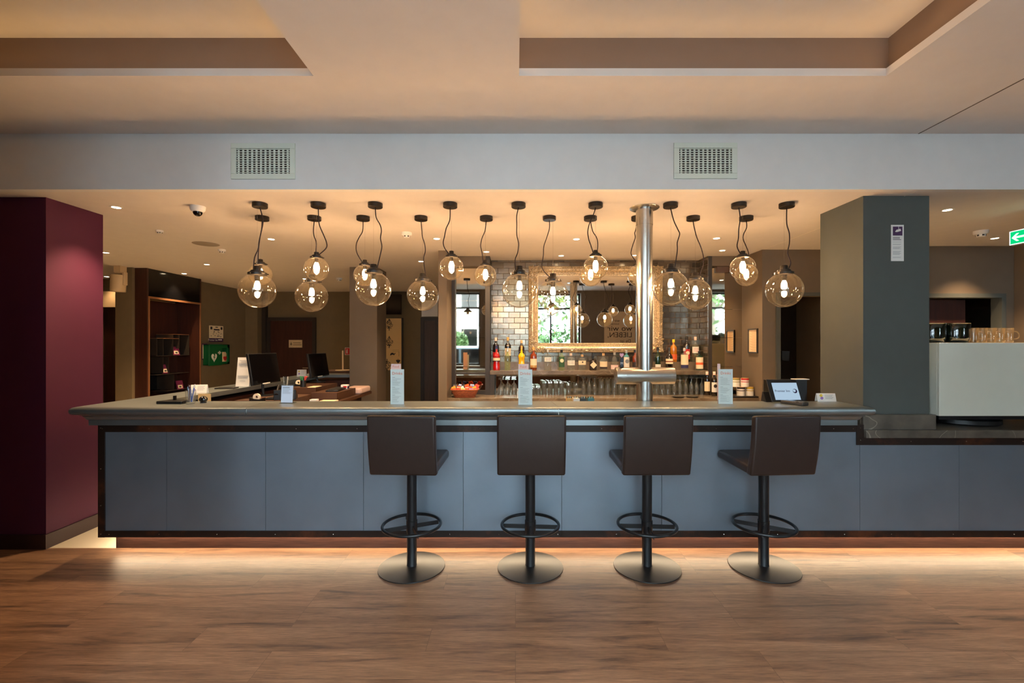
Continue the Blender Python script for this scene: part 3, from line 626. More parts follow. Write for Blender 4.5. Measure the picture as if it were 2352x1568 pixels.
# ================================================================ COFFEE MACHINE SIDE
xa, ya_ = 3.166, 3.40; t = thing('coffee_machine', 'white boxy coffee machine seen from behind on the marble counter', 'coffee machine', (3.9, 3.7, .907))
M_cm = P('cream_white_lacquer', (216, 216, 200), .35)
bx('rear_panel', M_cm, xa, 4.7, ya_, ya_+.02, 1.001, 1.548, parent=t, bevel=.002); bx('body', M_cm, xa, 4.7, ya_+.0205, 4.0, 1.001, 1.5475, parent=t, bevel=.002)
bx('base_tray', M_blackpl, xa+.015, 4.68, ya_+.02, 3.98, .972, 1.001, parent=t)
MB().lathe([(0, 0), (.24, 0), (.25, .01), (.25, .04), (.24, .05), (0, .065)], 48, (3.62, 3.72, .907)).build('round_foot', M_blackpl, t); MB().lathe([(0, 0), (.03, 0), (.03, .065), (0, .065)], 16, (4.5, 3.75, .907)).build('rear_foot', M_blackpl, t)
M_bowl = G('dark_green_glass', (.10, .16, .08)); M_bowl2 = P('dark_bottle_green_glass', (14, 22, 14), .08, coat=1)
for i, px in enumerate((2138, 2193)):
    x = X(px, 3.62); zt = 1.5485; t = thing('glass_bowl', ['dark green glass bowl on the coffee machine beside the grey pillar', 'dark green glass bowl on the coffee machine next to the latte glasses'][i], 'bowl', (x, 3.62, zt), 0, 'dark bowls on the coffee machine')
    MB().lathe([(0, 0), (.07, 0), (.085, .012), (.090, .03), (.091, .05), (.092, .150), (.091, .152), (.090, .148), (.088, .05), (.08, .02), (0, .012)], 36, (x, 3.62, zt)).build('bowl_body', M_bowl2, t)
    MB().lathe([(.0925, .148), (.0945, .151), (.0925, .155), (.0885, .155), (.0875, .151), (.0885, .148)], 36, (x, 3.62, zt)).build('rim', P('silver_rim', (220, 210, 190), .15, metal=1), t)
M_amberg = G('latte_glass', (.95, .9, .82), haze=.09, hazecol=(1, .78, .45))
def latte(x, y, z, lab, a):
    t = thing('latte_glass', lab, 'glass', (x, y, z), 0, 'latte glasses on the coffee machine')
    MB().lathe([(0, .002), (.026, .002), (.030, .012), (.026, .03), (.030, .09), (.0315, .115), (.032, .117)], 20, (x, y, z)).build('bowl', M_amberg, t)
    c, s_ = math.cos(a), math.sin(a); MB().tube(smooth_pts([(x+c*r_, y+s_*r_, z+q) for r_, q in ((.028, .03), (.05, .035), (.058, .06), (.048, .085), (.031, .09))], 3), .0035, 6).build('handle', M_amberg, t)
for j, (yy, lab) in enumerate(((3.55, 'handled latte glass in the front row on the coffee machine'), (3.66, 'handled latte glass in the rear row on the coffee machine'))):
    for i in range(5): latte(X(2233+i*20, yy)+.01, yy, 1.5478, lab, -.9)

# ================================================================ GILT MIRROR
ym = 5.93; gx0, gx1 = X(1236, ym), X(1500, ym); gz0, gz1 = Z(787.5, ym), Z(633, ym)
t = thing('gilt_mirror', 'large mirror in an ornate gilded frame on the tiled wall', 'mirror', ((gx0+gx1)/2, 5.97, gz0-.12))
bx('mirror_glass', M_mirror, gx0-.005, gx1+.005, ym+.01, ym+.018, gz0-.005, gz1+.005, parent=t)
def rect_sweep(name, x0, x1, z0, z1, prof, mat, parent, y):
    """prof: (outward, depth towards the room)"""
    m = MB(); m.tr(Matrix.Translation((0, y, 0)) @ Matrix.Rotation(R(90), 4, 'X'))
    sweep(m, [(x0, z0), (x0, z1), (x1, z1), (x1, z0)], prof, closed=True); return m.build(name, mat, parent)
fr = rect_sweep('frame', gx0, gx1, gz0, gz1, [(0, .005), (.0, .022), (.012, .026), (.02, .018), (.042, .022), (.05, .04), (.066, .052), (.085, .05), (.098, .035), (.112, .032), (.122, .018), (.122, -.06)], M_gold, t, ym+.018)
m = MB(); rnd = random.Random(4)
def along(off, step, fn):
    a0, a1, b0, b1 = gx0-off, gx1+off, gz0-off, gz1+off
    n = int((a1-a0)/step)
    for i in range(n+1): x = a0+(a1-a0)*i/n; fn(x, b0, 0); fn(x, b1, 0)
    n = int((b1-b0)/step)
    for i in range(1, n): z = b0+(b1-b0)*i/n; fn(a0, z, 1); fn(a1, z, 1)
along(.031, .021, lambda x, z, v: m.sphere((x, ym-.003, z), .0075, 7, 5, sx=1.0 if v else 1.25, sz=1.25 if v else 1))
m.build('beading', M_gold, t)
def scroll(m, cx, cz, r, turns, a0, th, flip=1, y=ym-.03):
    n = int(14*turns); pts = []; rs = []
    for i in range(n+1):
        u = i/n; rr = r*(1-u*.88); a = a0+flip*u*turns*2*PI
        pts.append((cx+rr*math.cos(a), y-.012*u, cz+rr*math.sin(a))); rs.append(th*(1-.55*u))
    m.tube(pts, rs, 7); m.sphere((pts[-1][0], pts[-1][1], pts[-1][2]), th*.95, 8, 6)
def leaf(m, cx, cz, a, L, w_, y=ym-.034):
    d_ = Vector((math.cos(a), 0, math.sin(a))); p_ = Vector((-d_.z, 0, d_.x)); c0 = Vector((cx, y, cz)); vs = []; n = 6
    for i in range(n+1):
        u = i/n; ww = w_*math.sin(PI*(.12+.88*u))*(1+.25*math.cos(u*19)); cc = c0+d_*(L*u)+Vector((0, -.012*math.sin(PI*u)+.014*u*u, 0))
        vs += [tuple(cc-p_*ww+Vector((0, .01, 0))), tuple(cc), tuple(cc+p_*ww+Vector((0, .01, 0)))]
    fs = []
    for i in range(n): fs += [(3*i, 3*i+1, 3*i+4, 3*i+3), (3*i+1, 3*i+2, 3*i+5, 3*i+4)]
    m.add(vs, [tuple(reversed(f)) for f in fs])
for (cx, cz, sx, sz) in ((gx0-.075, gz0-.075, 1, 1), (gx1+.075, gz0-.075, -1, 1), (gx0-.075, gz1+.075, 1, -1), (gx1+.075, gz1+.075, -1, -1)):
    m = MB()
    for (u, v, r, tu, a, th, fl) in ((0, 0, .042, 1.4, 0, .010, 1), (.085, -.012, .034, 1.3, 1.5, .009, -1), (-.012, .085, .034, 1.3, 0, .009, 1), (.15, .0, .028, 1.2, 2.5, .008, 1), (.0, .15, .028, 1.2, -1, .008, -1), (.205, -.01, .02, 1.1, 2, .007, -1), (-.01, .205, .02, 1.1, 0, .007, 1), (.035, .035, .03, 1.2, .8, .008, -1)):
        scroll(m, cx+sx*u, cz+sz*v, r, tu, a, th, fl*sx*sz)
    for k in range(16):
        a = rnd.uniform(0, 2*PI); rr = rnd.uniform(.02, .07); q = k % 3
        ox, oz = ((0, 0), (.11, 0), (0, .11))[q]
        leaf(m, cx+sx*ox+rr*.3*math.cos(a), cz+sz*oz+rr*.3*math.sin(a), a, rnd.uniform(.04, .065), rnd.uniform(.01, .016))
    m.build('corner_ornament', M_gold, t)
for (px, zz, hor, nm) in ((1330, gz0-.10, 1, 'lower_ornament'), (1420, gz0-.10, 1, 'lower_ornament'), (1312, gz1+.10, 1, 'upper_ornament'), (1368, gz1+.10, 1, 'upper_ornament'), (1424, gz1+.10, 1, 'upper_ornament'), (0, (gz0+gz1)/2, 0, 'side_ornament'), (1, (gz0+gz1)/2, 0, 'side_ornament')):
    m = MB()
    for s_ in (-1, 1):
        if hor:
            x = X(px, ym); scroll(m, x+s_*.045, zz, .022, 1.2, 0 if s_ < 0 else PI, .006, s_); leaf(m, x+s_*.07, zz, 0 if s_ > 0 else PI, .06, .01); leaf(m, x, zz, PI/2, .02, .01)
        else:
            x = (gx0-.1, gx1+.1)[px]; scroll(m, x, zz+s_*.05, .02, 1.2, PI/2 if s_ < 0 else -PI/2, .006, s_); leaf(m, x, zz+s_*.08, s_*PI/2, .07, .012); leaf(m, x, zz+s_*.18, s_*PI/2, .06, .01)
    m.build(nm, M_gold, t)
m = MB()
for i in range(46):
    u = i/45; x = gx0-.1+(gx1-gx0+.2)*u
# gentle outer ribbon moulding
rect_sweep('outer_moulding', gx0-.108, gx1+.108, gz0-.108, gz1+.108, [(0, 0), (0, .022), (.006, .028), (.013, .024), (.016, .012), (.016, 0)], M_gold, t, ym+.01)

# ================================================================ BOTTLES
def arc_label(r, z0, z1, half=75, n=14, c=(0, 0, 0)):
    return MB().lathe([(r, z0), (r, z1)], n, c, R(-90-half), R(-90+half))
BOT = {}
def bottle(px, top, base, y, w_, shape, glass, cap, lab, label, liquid=None, deco=None, labz=(.12, .5), capname='cap'):
    zb = base; H = Z(top, y)-zb; r = w_/2*y/F; x = X(px, y)
    t = thing('bottle', label, 'bottle', (x, y, zb))
    rn = .0125
    sh_ = {'spirit': [(.0, 0), (.92, .0), (1, .02), (1, .60), (.93, .66), (.60, .74), (1.0, .78)], 'squat': [(0, 0), (.95, 0), (1, .02), (1, .66), (.88, .73), (.5, .77), (1, .79)],
           'wine': [(0, 0), (.95, 0), (1, .02), (1, .62), (.9, .70), (.5, .76), (1, .80)], 'round': [(0, 0), (.9, 0), (1, .03), (.97, .42), (1, .5), (.86, .62), (.5, .72), (1, .76)],
           'slim': [(0, 0), (.95, 0), (1, .015), (1, .58), (.85, .66), (.55, .74), (1, .78)], 'aperitif': [(0, 0), (.9, 0), (1, .02), (1, .22), (.86, .30), (.86, .48), (1, .55), (.92, .62), (.55, .70), (1, .74)], 'cone': [(0, 0), (.97, 0), (1, .02), (.7, .5), (.62, .66), (.5, .72), (1, .76)]}[shape]
    prof = [(a*r, b*H) for a, b in sh_[:-1]]; zn = sh_[-1][1]*H; prof[-1] = (max(prof[-1][0]*.8, rn*1.15), prof[-1][1]); prof += [(rn, zn), (rn, H*.90), (rn*1.15, H*.905), (rn*1.15, H*.925), (0, H*.925)]
    MB().lathe(prof, 24, (x, y, zb)).build('bottle_glass', glass, t)
    if liquid: MB().lathe([(0, .006)]+[(a*r*.93, b*H+(.006 if b < .01 else 0)) for a, b in sh_[1:-2]]+[(0, sh_[-3][1]*H)], 20, (x, y, zb)).build('liquid', liquid, t)
    MB().lathe([(0, 0), (rn*1.3, 0), (rn*1.3, H*.13), (rn*1.15, H*.14), (0, H*.14)], 18, (x, y, zb+H*.86)).build('cap', cap, t)
    if lab:
        l = arc_label(r*1.012, labz[0]*H, labz[1]*H, 80, 16, (x, y, zb)).build('paper_label', lab, t)
        if deco:
            kind, dm = deco; zc = zb+H*(labz[0]+labz[1])/2; hh = H*(labz[1]-labz[0])/2
            if kind == 'band': arc_label(r*1.02, labz[0]*H+hh*.7, labz[0]*H+hh*1.1, 80, 16, (x, y, zb)).build('label_band', dm, l)
            elif kind == 'foot': arc_label(r*1.02, labz[0]*H, labz[0]*H+hh*.5, 80, 16, (x, y, zb)).build('label_band', dm, l)
            elif kind == 'disc': MB().tr(Matrix.Translation((x, y-r*1.03, zc+hh*.25)) @ Matrix.Rotation(R(90), 4, 'X')).cyl((0, 0, 0), hh*.36, -.002, .001, 18).build('label_emblem', dm, l)
            elif kind == 'diamond': MB().prism([(x, zc-hh), (x+r*.95, zc), (x, zc+hh), (x-r*.95, zc)], y-r*1.03-.001, y-r*.9, 'y').build('label_emblem', dm, l)
            elif kind == 'lines':
                for k in range(3): arc_label(r*1.02, labz[0]*H+hh*(.5+.45*k), labz[0]*H+hh*(.5+.45*k)+.004, 45, 10, (x, y, zb)).build('print_line', dm, l)
    return t
g_dark = P('dark_bottle_glass', (20, 14, 12), .08, coat=1); g_green = P('green_bottle_glass', (16, 44, 28), .08, coat=1); g_red = P('red_spirit', (168, 14, 16), .08, coat=1)
g_yel = P('yellow_liqueur', (232, 176, 20), .08, coat=1); g_amb = P('amber_rum', (120, 44, 14), .08, coat=1); g_gold = P('golden_spirit', (170, 104, 22), .08, coat=1)
g_clr = G('clear_bottle_glass', (.93, .95, .93), haze=.10, hazecol=(.85, .88, .84)); g_pg = G('pale_green_bottle', (.80, .88, .66), haze=.2, hazecol=(.75, .82, .6)); g_teal = P('teal_bottle', (70, 140, 150), .1, coat=1)
l_cream = P('label_cream', (224, 208, 176), .7); l_white = P('label_white', (228, 224, 216), .7); l_grn = P('label_green', (40, 80, 50), .6); l_red = P('label_red', (190, 36, 40), .6); l_dk = P('label_dark', (36, 28, 30), .6); l_or = P('label_orange', (210, 90, 40), .6); l_bl = P('label_navy', (34, 36, 80), .6)
c_gold = P('cap_gold', (206, 160, 96), .35, metal=.5); c_blk = P('cap_black', (20, 20, 22), .4); c_wood = P('cap_cork', (196, 160, 120), .7); c_sil = P('cap_silver', (190, 190, 188), .3, metal=.6); c_yel = P('cap_yellow', (230, 200, 40), .4); c_pink = P('cap_pale', (224, 190, 176), .6)
SF, SB = 1.208, 1.308     # shelf and rear ledge
yf, yk = 5.76, 5.915
bottle(1139, 775, SB, yk, 14, 'wine', g_dark, c_pink, l_red, 'tall dark bottle with pale neck foil behind the red aperitif bottle', labz=(.05, .4))
bottle(1140.5, 793, SF, yf, 16.5, 'aperitif', g_red, l_bl, l_cream, 'bright red aperitif bottle at the left end of the shelf', labz=(.36, .50), deco=('foot', l_dk))
bottle(1166.5, 774, SB, yk, 14, 'wine', g_dark, c_gold, l_cream, 'tall dark bottle with gold cap and cream label on the rear ledge', deco=('lines', l_dk), labz=(.25, .55))
bottle(1165.5, 800, SF, yf, 13.5, 'slim', g_pg, c_sil, None, 'pale green clear bottle in front of the tall dark gold-capped one')
bottle(1198, 781, SB, yk, 13, 'wine', g_dark, c_wood, l_dk, 'dark bottle with striped label behind the yellow liqueur', deco=('lines', l_cream), labz=(.2, .6))
bottle(1198, 794, SF, yf, 15.5, 'aperitif', g_yel, c_gold, None, 'yellow liqueur bottle behind the second drinks menu')
bottle(1225.5, 797, SF, yf, 15, 'spirit', g_amb, c_gold, l_cream, 'reddish brown rum bottle with cream label left of the mirror corner', deco=('foot', c_gold), labz=(.12, .5))
bottle(1258.5, 802, SF, yf, 16, 'squat', g_clr, c_sil, l_white, 'clear vodka bottle with blue printing under the mirror frame', deco=('lines', l_bl), labz=(.42, .62))
bottle(1290, 803, SF, yf, 13, 'spirit', g_pg, c_blk, l_grn, 'clear greenish bottle with dark green label and black cap', deco=('disc', l_cream), labz=(.16, .66))
bottle(1311.5, 811, SF, yf, 17, 'squat', g_clr, c_pink, l_white, 'square-shouldered clear bottle with wide white label, cork stopper', deco=('lines', M_ink), labz=(.3, .58))
bottle(1337, 814, SF, yf, 17, 'squat', g_clr, c_wood, l_cream, 'low clear gin bottle with cream label left of the black bottle', deco=('disc', l_dk), labz=(.35, .62))
bottle(1362, 817, SF, yf, 16.5, 'squat', g_dark, c_blk, l_dk, 'squat black gin bottle with pale diamond label', deco=('diamond', l_cream), labz=(.12, .62))
bottle(1386, 811, SF, yf, 17, 'round', g_clr, c_wood, l_cream, 'round-shouldered clear bottle with cream label and dark band', deco=('foot', l_dk), labz=(.1, .52))
bottle(1411.5, 809, SF, yf, 17, 'cone', g_clr, c_sil, P('label_rose', (230, 196, 190), .6), 'clear conical bottle with rose label and silver stopper', labz=(.06, .3))
bottle(1439, 804, SF, yf, 12.5, 'squat', g_teal, c_sil, l_white, 'teal blue gin bottle with portrait label near the beer column', deco=('disc', M_ink), labz=(.1, .66))
bottle(1458.5, 803, SF, yf, 12, 'spirit', g_amb, c_blk, l_dk, 'brown bottle half hidden by the left side of the beer column', labz=(.1, .4))
bottle(1511, 797, SF, yf, 12.5, 'slim', g_green, c_blk, l_white, 'slender dark green bottle with a small white label right of the column', labz=(.08, .26))
bottle(1537, 797, SF, yf, 16.5, 'round', g_dark, c_blk, l_cream, 'rounded dark cream-liqueur bottle with oval label', deco=('band', g_amb), labz=(.28, .5))
bottle(1547, 779, SB, yk, 15, 'spirit', g_gold, c_yel, l_or, 'golden bottle with yellow stopper on the rear ledge', labz=(.1, .34))
bottle(1572, 799, SF, yf, 17, 'squat', g_clr, c_sil, l_cream, 'clear bottle with tall cream label and navy foot', deco=('foot', l_bl), labz=(.1, .7))
bottle(1577, 772, SB, yk, 14, 'wine', g_dark, c_blk, l_red, 'black bottle with red label on the rear ledge', deco=('disc', l_cream), labz=(.1, .5))
bottle(1597, 773, SB, yk, 15, 'spirit', g_clr, c_pink, l_white, 'clear whisky bottle with white label on the rear ledge at the right end', liquid=G('pale_spirit', (.9, .85, .6), haze=.1, hazecol=(.8, .7, .4)), labz=(.35, .6), deco=('lines', l_red))
bottle(1606, 806, SF, yf, 17, 'squat', g_green, c_blk, l_cream, 'square dark green herbal liqueur bottle with orange band, right end', deco=('band', l_or), labz=(.08, .68))
# wine bottles on the back counter
yw = 5.60; CB = .90
bottle(1624, 853, CB, 5.68, 13, 'wine', g_dark, c_pink, l_cream, 'red wine bottle with plain cream label on the back counter', labz=(.18, .58))
bottle(1640.5, 853, CB, 5.62, 12.5, 'wine', g_dark, c_pink, l_white, 'red wine bottle with white label and round emblem on the back counter', deco=('disc', l_dk), labz=(.16, .56))

# ================================================================ GLASSES
SH = {'wine': [(.036, 0), (.041, .03), (.042, .06), (.034, .085), (.012, .105), (.005, .115), (.0045, .185), (.03, .192), (.034, .195), (0, .196)],
 'tumbler': [(.033, 0), (.034, .002), (.031, .12), (.030, .128), (0, .129)], 'small': [(.030, 0), (.034, .04), (.033, .075), (.030, .095), (0, .097)],
 'flute': [(.020, 0), (.027, .06), (.025, .11), (.010, .145), (.005, .155), (.0045, .205), (.028, .212), (.031, .214), (0, .215)],
 'beer': [(.034, 0), (.037, .06), (.031, .11), (.028, .14), (.029, .178), (.031, .182), (0, .184)],
 'tall': [(.033, 0), (.031, .06), (.028, .12), (.026, .145), (.026, .15), (0, .151)]}
GP = {}
def glass(kind, px, y, label, group):
    x = X(px, y)
    if kind not in GP:
        t = thing(kind+'_glass', label, 'glass', (x, y, CB), 0, group)
        MB().lathe(SH[kind], 20).build('bowl', M_glass, t, local=True)
        if kind in ('wine', 'flute'):
            h = SH[kind][-1][1]; MB().lathe([(0, -.0045), (SH[kind][-2][0], -.003), (SH[kind][-2][0], 0)], 20, (0, 0, h)).build('foot', M_glass, t, local=True)
        GP[kind] = t; return t
    return dup(GP[kind], (x, y, CB), 0, label, group)
rows = [('wine', [1150.5, 1165.5, 1180.5], 'upturned stemmed wine glass on the back counter at its left end', 'upturned wine glasses'),
 ('small', [1198, 1211, 1223.5, 1236], 'small water glass between wine glasses and highballs', 'small glasses'),
 ('tall', [1250, 1263.5, 1277, 1290], 'upturned highball glass on the back counter, left of centre', 'highball glasses'),
 ('tumbler', [1306, 1322], 'low upturned tumbler with folded napkins look beside the flutes', 'low tumblers'),
 ('flute', [1340.5, 1353.5, 1366], 'upturned champagne flute with red print on the back counter', 'champagne flutes'),
 ('beer', [1381, 1396, 1411, 1425], 'ribbed upturned beer glass left of the beer column', 'beer glasses'),
 ('small', [1437, 1450, 1463], 'short glass right behind the foot of the beer column', 'short glasses behind the column'),
 ('tumbler', [1508, 1521, 1534], 'upturned tumbler just right of the beer column', 'tumblers right of the column'),
 ('flute', [1549, 1562, 1575, 1588, 1600, 1612], 'upturned flute glass in the packed group right of the column', 'flutes right of the column')]
for kind, pxs, lab, grp in rows:
    lab = lab.replace(' with folded napkins look', '').replace(' with red print', '')
    for j, yy in enumerate((5.72, 5.81, 5.90)):
        for px in pxs:
            if px < 1190 and j == 1: continue
            glass(kind, px+(.0 if j == 0 else (1184-px)*.0), yy, lab+(', front row', ', middle row', ', rear row')[j], grp)

# ================================================================ SMALL THINGS ON THE BACK COUNTER
# wicker basket with snack bags
yk_ = 5.50; xb = X(1068, yk_)
t = thing('wicker_basket', 'brown wicker basket full of snack packets left of the wine glasses', 'basket', (xb, yk_, CB)); M_wick = P('wicker', (150, 76, 44), .6, noise=.3, nscale=60, bump=.8, bscale=120)
m = MB(); m.add([], [])
def rring(a, b, z, n=36): return [(a*(abs(math.cos(u))**.5)*math.copysign(1, math.cos(u)), b*(abs(math.sin(u))**.5)*math.copysign(1, math.sin(u)), z) for u in [2*PI*i/n for i in range(n)]]
for k in range(8): m.tr(Matrix.Translation((xb, yk_, CB))); m.tube(rring(.118+.0055*k, .082+.004*k, .006+.0115*k), .0062, 6, closed=True)
m.build('woven_wall', M_wick, t)
m = MB(); m.tr(Matrix.Translation((xb, yk_, CB))); m.tube(rring(.165, .115, .094), .0085, 8, closed=True); m.build('rim', M_wick, t); m = MB(); m.tr(Matrix.Translation((xb, yk_, CB))); m.prism([(p[0], p[1]) for p in rring(.115, .08, 0)], 0, .008, 'z'); m.build('bottom', M_wick, t)
rnd = random.Random(7); pc = [((224, 84, 30), 'orange'), ((200, 40, 40), 'red'), ((232, 150, 60), 'yellow-orange'), ((90, 60, 140), 'purple'), ((230, 220, 214), 'white'), ((60, 90, 150), 'blue'), ((30, 30, 40), 'black')]
k = 0
for iy, yy in enumerate((-.05, 0, .055)):
    for ix in range(6):
        col, cn = pc[[0, 1, 2, 0, 3, 1, 2, 0, 4, 1, 0, 2, 6, 5, 6, 0, 5, 1][k]]; k += 1
        xx = -.125+ix*.05; m = MB(); z0 = .055+.020*iy; m.tr(Matrix.Translation((xb+xx, yk_+yy, CB+z0)) @ Matrix.Rotation(rnd.uniform(-.5, .5), 4, 'Y') @ Matrix.Rotation(-.5, 4, 'X'))
        vs = []; 
        for zz, ww, tt in ((0, .022, .001), (.006, .024, .004), (.03, .026, .013), (.054, .024, .004), (.060, .023, .001)): vs += [(-ww, -tt, zz), (ww, -tt, zz), (ww, tt, zz), (-ww, tt, zz)]
        fs = [(0, 3, 2, 1), (16, 17, 18, 19)]
        for q in range(4):
            b = q*4; fs += [(b, b+1, b+5, b+4), (b+1, b+2, b+6, b+5), (b+2, b+3, b+7, b+6), (b+3, b, b+4, b+7)]
        m.add(vs, fs); tag(m.build('snack_packet', P('foil_'+cn, col, .3, noise=.3, nscale=50), angle=70), cn+' snack packet in the wicker basket, '+['front', 'middle', 'rear'][iy]+' of the heap', 'snack packet', 'snack packets in the basket')
# tins on a black tray
t = tag(bx('tray', M_blackpl, X(1660, 5.45), X(1738, 5.45), 5.40, 5.62, CB, CB+.018, bevel=.004), 'flat black tray under the stack of tins at the right end', 'tray')
def tin(px, zb, lidc, lab, y=5.50, r=.046, h=.105):
    x = X(px, y); t = thing('tea_tin', lab, 'tin', (x, y, zb), 0, 'round tins on the black tray')
    MB().lathe([(0, 0), (r, 0), (r, h-.004), (0, h-.004)], 28, (x, y, zb)).build('tin_body', l_white, t); MB().lathe([(0, h-.0035), (r*.96, h-.0035), (r*.96, h), (0, h)], 28, (x, y, zb)).build('lid', c_gold, t)
    arc_label(r*1.01, h*.78, h*.97, 85, 16, (x, y, zb)).build('label_picture', lidc, t); arc_label(r*1.01, h*.54, h*.62, 85, 16, (x, y, zb)).build('label_band', lidc, t)
tin(1673, CB+.018, l_grn, 'white tin with green label, partly behind the right drinks menu'); tin(1701, CB+.018, l_dk, 'white tin with dark label, middle of the lower row')
tin(1720.5+1, CB+.018, P('label_mustard', (190, 160, 50), .6), 'white tin with mustard label, right end of the lower row'); tin(1690, CB+.1235, P('label_olive', (150, 140, 80), .6), 'white tin with olive label, top row left'); tin(1710.5, CB+.1235, l_red, 'white tin with red label, top row right')
for px in (1558, 1590): tag(MB().lathe([(.0, 0), (.05, 0), (.075, .012), (.078, .014), (.05, .004), (0, .004)], 24, (X(px, 5.45), 5.45, CB)).build('metal_dish', M_steel), ['shallow metal dish on the back counter below the tumblers', 'shallow metal dish on the back counter below the flutes'][px > 1570], 'dish')

# ================================================================ THINGS ON THE BAR TOP
def on(px, py): d = (HC-HT)*F/(py-CY); return X(px, d), d
def lines(m, x0, x1, z1, n, dz, y, th=.0016, rnd=random.Random(2)):
    for i in range(n): m.box(x0, x0+(x1-x0)*rnd.uniform(.5, 1), y-.0004, y, z1-i*dz-th, z1-i*dz)
def menu(px0, px1, py, label, food, tilt=0):
    x, y = on((px0+px1)/2, py); w_ = (px1-px0)*y/F; h = .262; x0, x1 = x-w_/2, x+w_/2
    t = thing('menu_stand', label, 'menu', (x, y, HT))
    bx('drinks_card', M_paperB, x0, x1, y-.001, y+.001, HT+.0, HT+h, parent=t); m = MB(); text(m, 'Drinks', .030, FM(x, y-.0012, HT+h-.04), sx=.95); m.build('heading', M_orange, t)
    m = MB(); zz = HT+h-.062
    for blk, n in ((0, 9), (1, 7), (2, 8)):
        m.box(x0+.014, x0+.034, y-.0014, y-.001, zz, zz+.0022); lines(m, x0+.014, x1-.02, zz-.007, n, .0062, y-.001, .001); zz -= .012+n*.0068
    m.build('printed_lines', M_ink, t)
    f = MB(); fx = x0 if food == 0 else x0-.002; q = bx('food_card', M_pink, fx, fx+w_*.74 if food < 2 else fx+.022, y+.012, y+.014, HT, HT+h+.04, parent=t)
    if food < 2: m = MB(); text(m, 'Food', .024, FM(fx+w_*.36, y+.0118, HT+h+.012), sx=.95); m.build('food_heading', M_orange, q)
    bx('card_block', M_glass, x0-.002, x1+.002, y+.0015, y+.0115, HT+.0005, HT+.03, parent=t)
menu(897, 928, 928, 'pale green drinks menu card with pink food card, left one on the bar', 0)
menu(1190.5, 1222.5, 929, 'pale green drinks menu card with pink food card, middle one on the bar', 0); menu(1650, 1683, 927, 'pale green drinks menu card hiding its narrow food card, right one', 2)
# acrylic sign holder
x, y = on(659, 926); t = thing('sign_holder', 'clear acrylic sign holder with a white notice on the bar top', 'sign holder', (x, y, HT))
m = MB(); m.tr(Matrix.Translation((x, y, HT)) @ Matrix.Rotation(R(-5), 4, 'Z') @ Matrix.Rotation(R(-4), 4, 'X')); K = m.M.copy(); m.box(-.051, .051, 0, .003, .003, .148); m.build('acrylic_panel', M_glass, t)
bx('acrylic_base', M_glass, x-.055, x+.055, y-.012, y+.045, HT, HT+.003, parent=t); m = MB(); m.tr(K); m.box(-.047, .045, -.002, -.0005, .006, .135); pp = m.build('notice_paper', P('notice_white', (220, 226, 238), .8), t)
m = MB(); m.tr(K); lines(m, -.036, .036, .124, 2, .006, -.0022, .003); lines(m, -.036, .04, .108, 7, .0055, -.0022, .0012); m.build('printed_lines', M_ink, pp)
# pen glass
x, y = on(438, 927); t = thing('pen_glass', 'clear tumbler full of pens at the left end of the bar top', 'pen holder', (x, y, HT))
MB().lathe([(0, .001), (.026, .001), (.030, .01), (.034, .09), (.0345, .104)], 28, (x, y, HT)).build('tumbler', M_glass, t); MB().lathe([(0, .003), (.025, .003), (.028, .011), (0, .012)], 24, (x, y, HT)).build('thick_base', G('glass_base', (.9, .92, .9), haze=.3, hazecol=(.9, .88, .8)), t)
rnd = random.Random(5); pcs = [(230, 232, 236), (60, 90, 170), (200, 210, 225), (80, 50, 60), (235, 235, 238), (120, 160, 200), (40, 40, 60), (225, 225, 230), (90, 110, 180)]
for i, c in enumerate(pcs):
    a = rnd.uniform(0, 2*PI); p0 = Vector((x+.010*math.cos(a), y+.010*math.sin(a), HT+.014)); q = rnd.uniform(-.4, .9); p1 = Vector((x+.022*math.cos(a+q)+.006, y+.022*math.sin(a+q), HT+.138+rnd.uniform(-.01, .01)))
    o = MB().tube([p0, p0.lerp(p1, .8)], .0036, 8).build('pen', P('pen_%d' % (i % 5), c, .35)); MB().tube([p0.lerp(p1, .8), p1], .0040, 8).build('pen_clip_end', P('pen_tip_%d' % (i % 3), pcs[(i+3) % 9], .35), o)
    tag(o, 'slim ballpoint pen standing in the tumbler on the bar', 'pen', 'pens in the tumbler')
# scanner base and mouse-like black things behind it
x, y = on(408, 921); t = thing('card_terminal', 'low black terminal with upright stub at the inner bar corner', 'terminal', (x, 3.50, HT))
m = MB(); m.prism([(x-.03, 3.42), (x+.16, 3.42), (x+.16, 3.52), (x-.01, 3.52)], HT, HT+.022, 'z'); m.build('body', M_blackpl, t, bevel=.004); bx('stub', M_blackpl, x+.045, x+.062, 3.49, 3.505, HT+.022, HT+.055, parent=t)
x = X(467, 3.5); t = thing('ball_gadget', 'round black knobbly ball-shaped gadget beside the pen glass', 'gadget', (x, 3.5, HT)); 
MB().sphere((x, 3.5, HT+.026), .026, 20, 12, sx=1.15).build('ball', P('glossy_black', (10, 10, 12), .12, coat=1), t); MB().cyl((x, 3.5, HT), .022, 0, .006).build('base', M_blackpl, t)
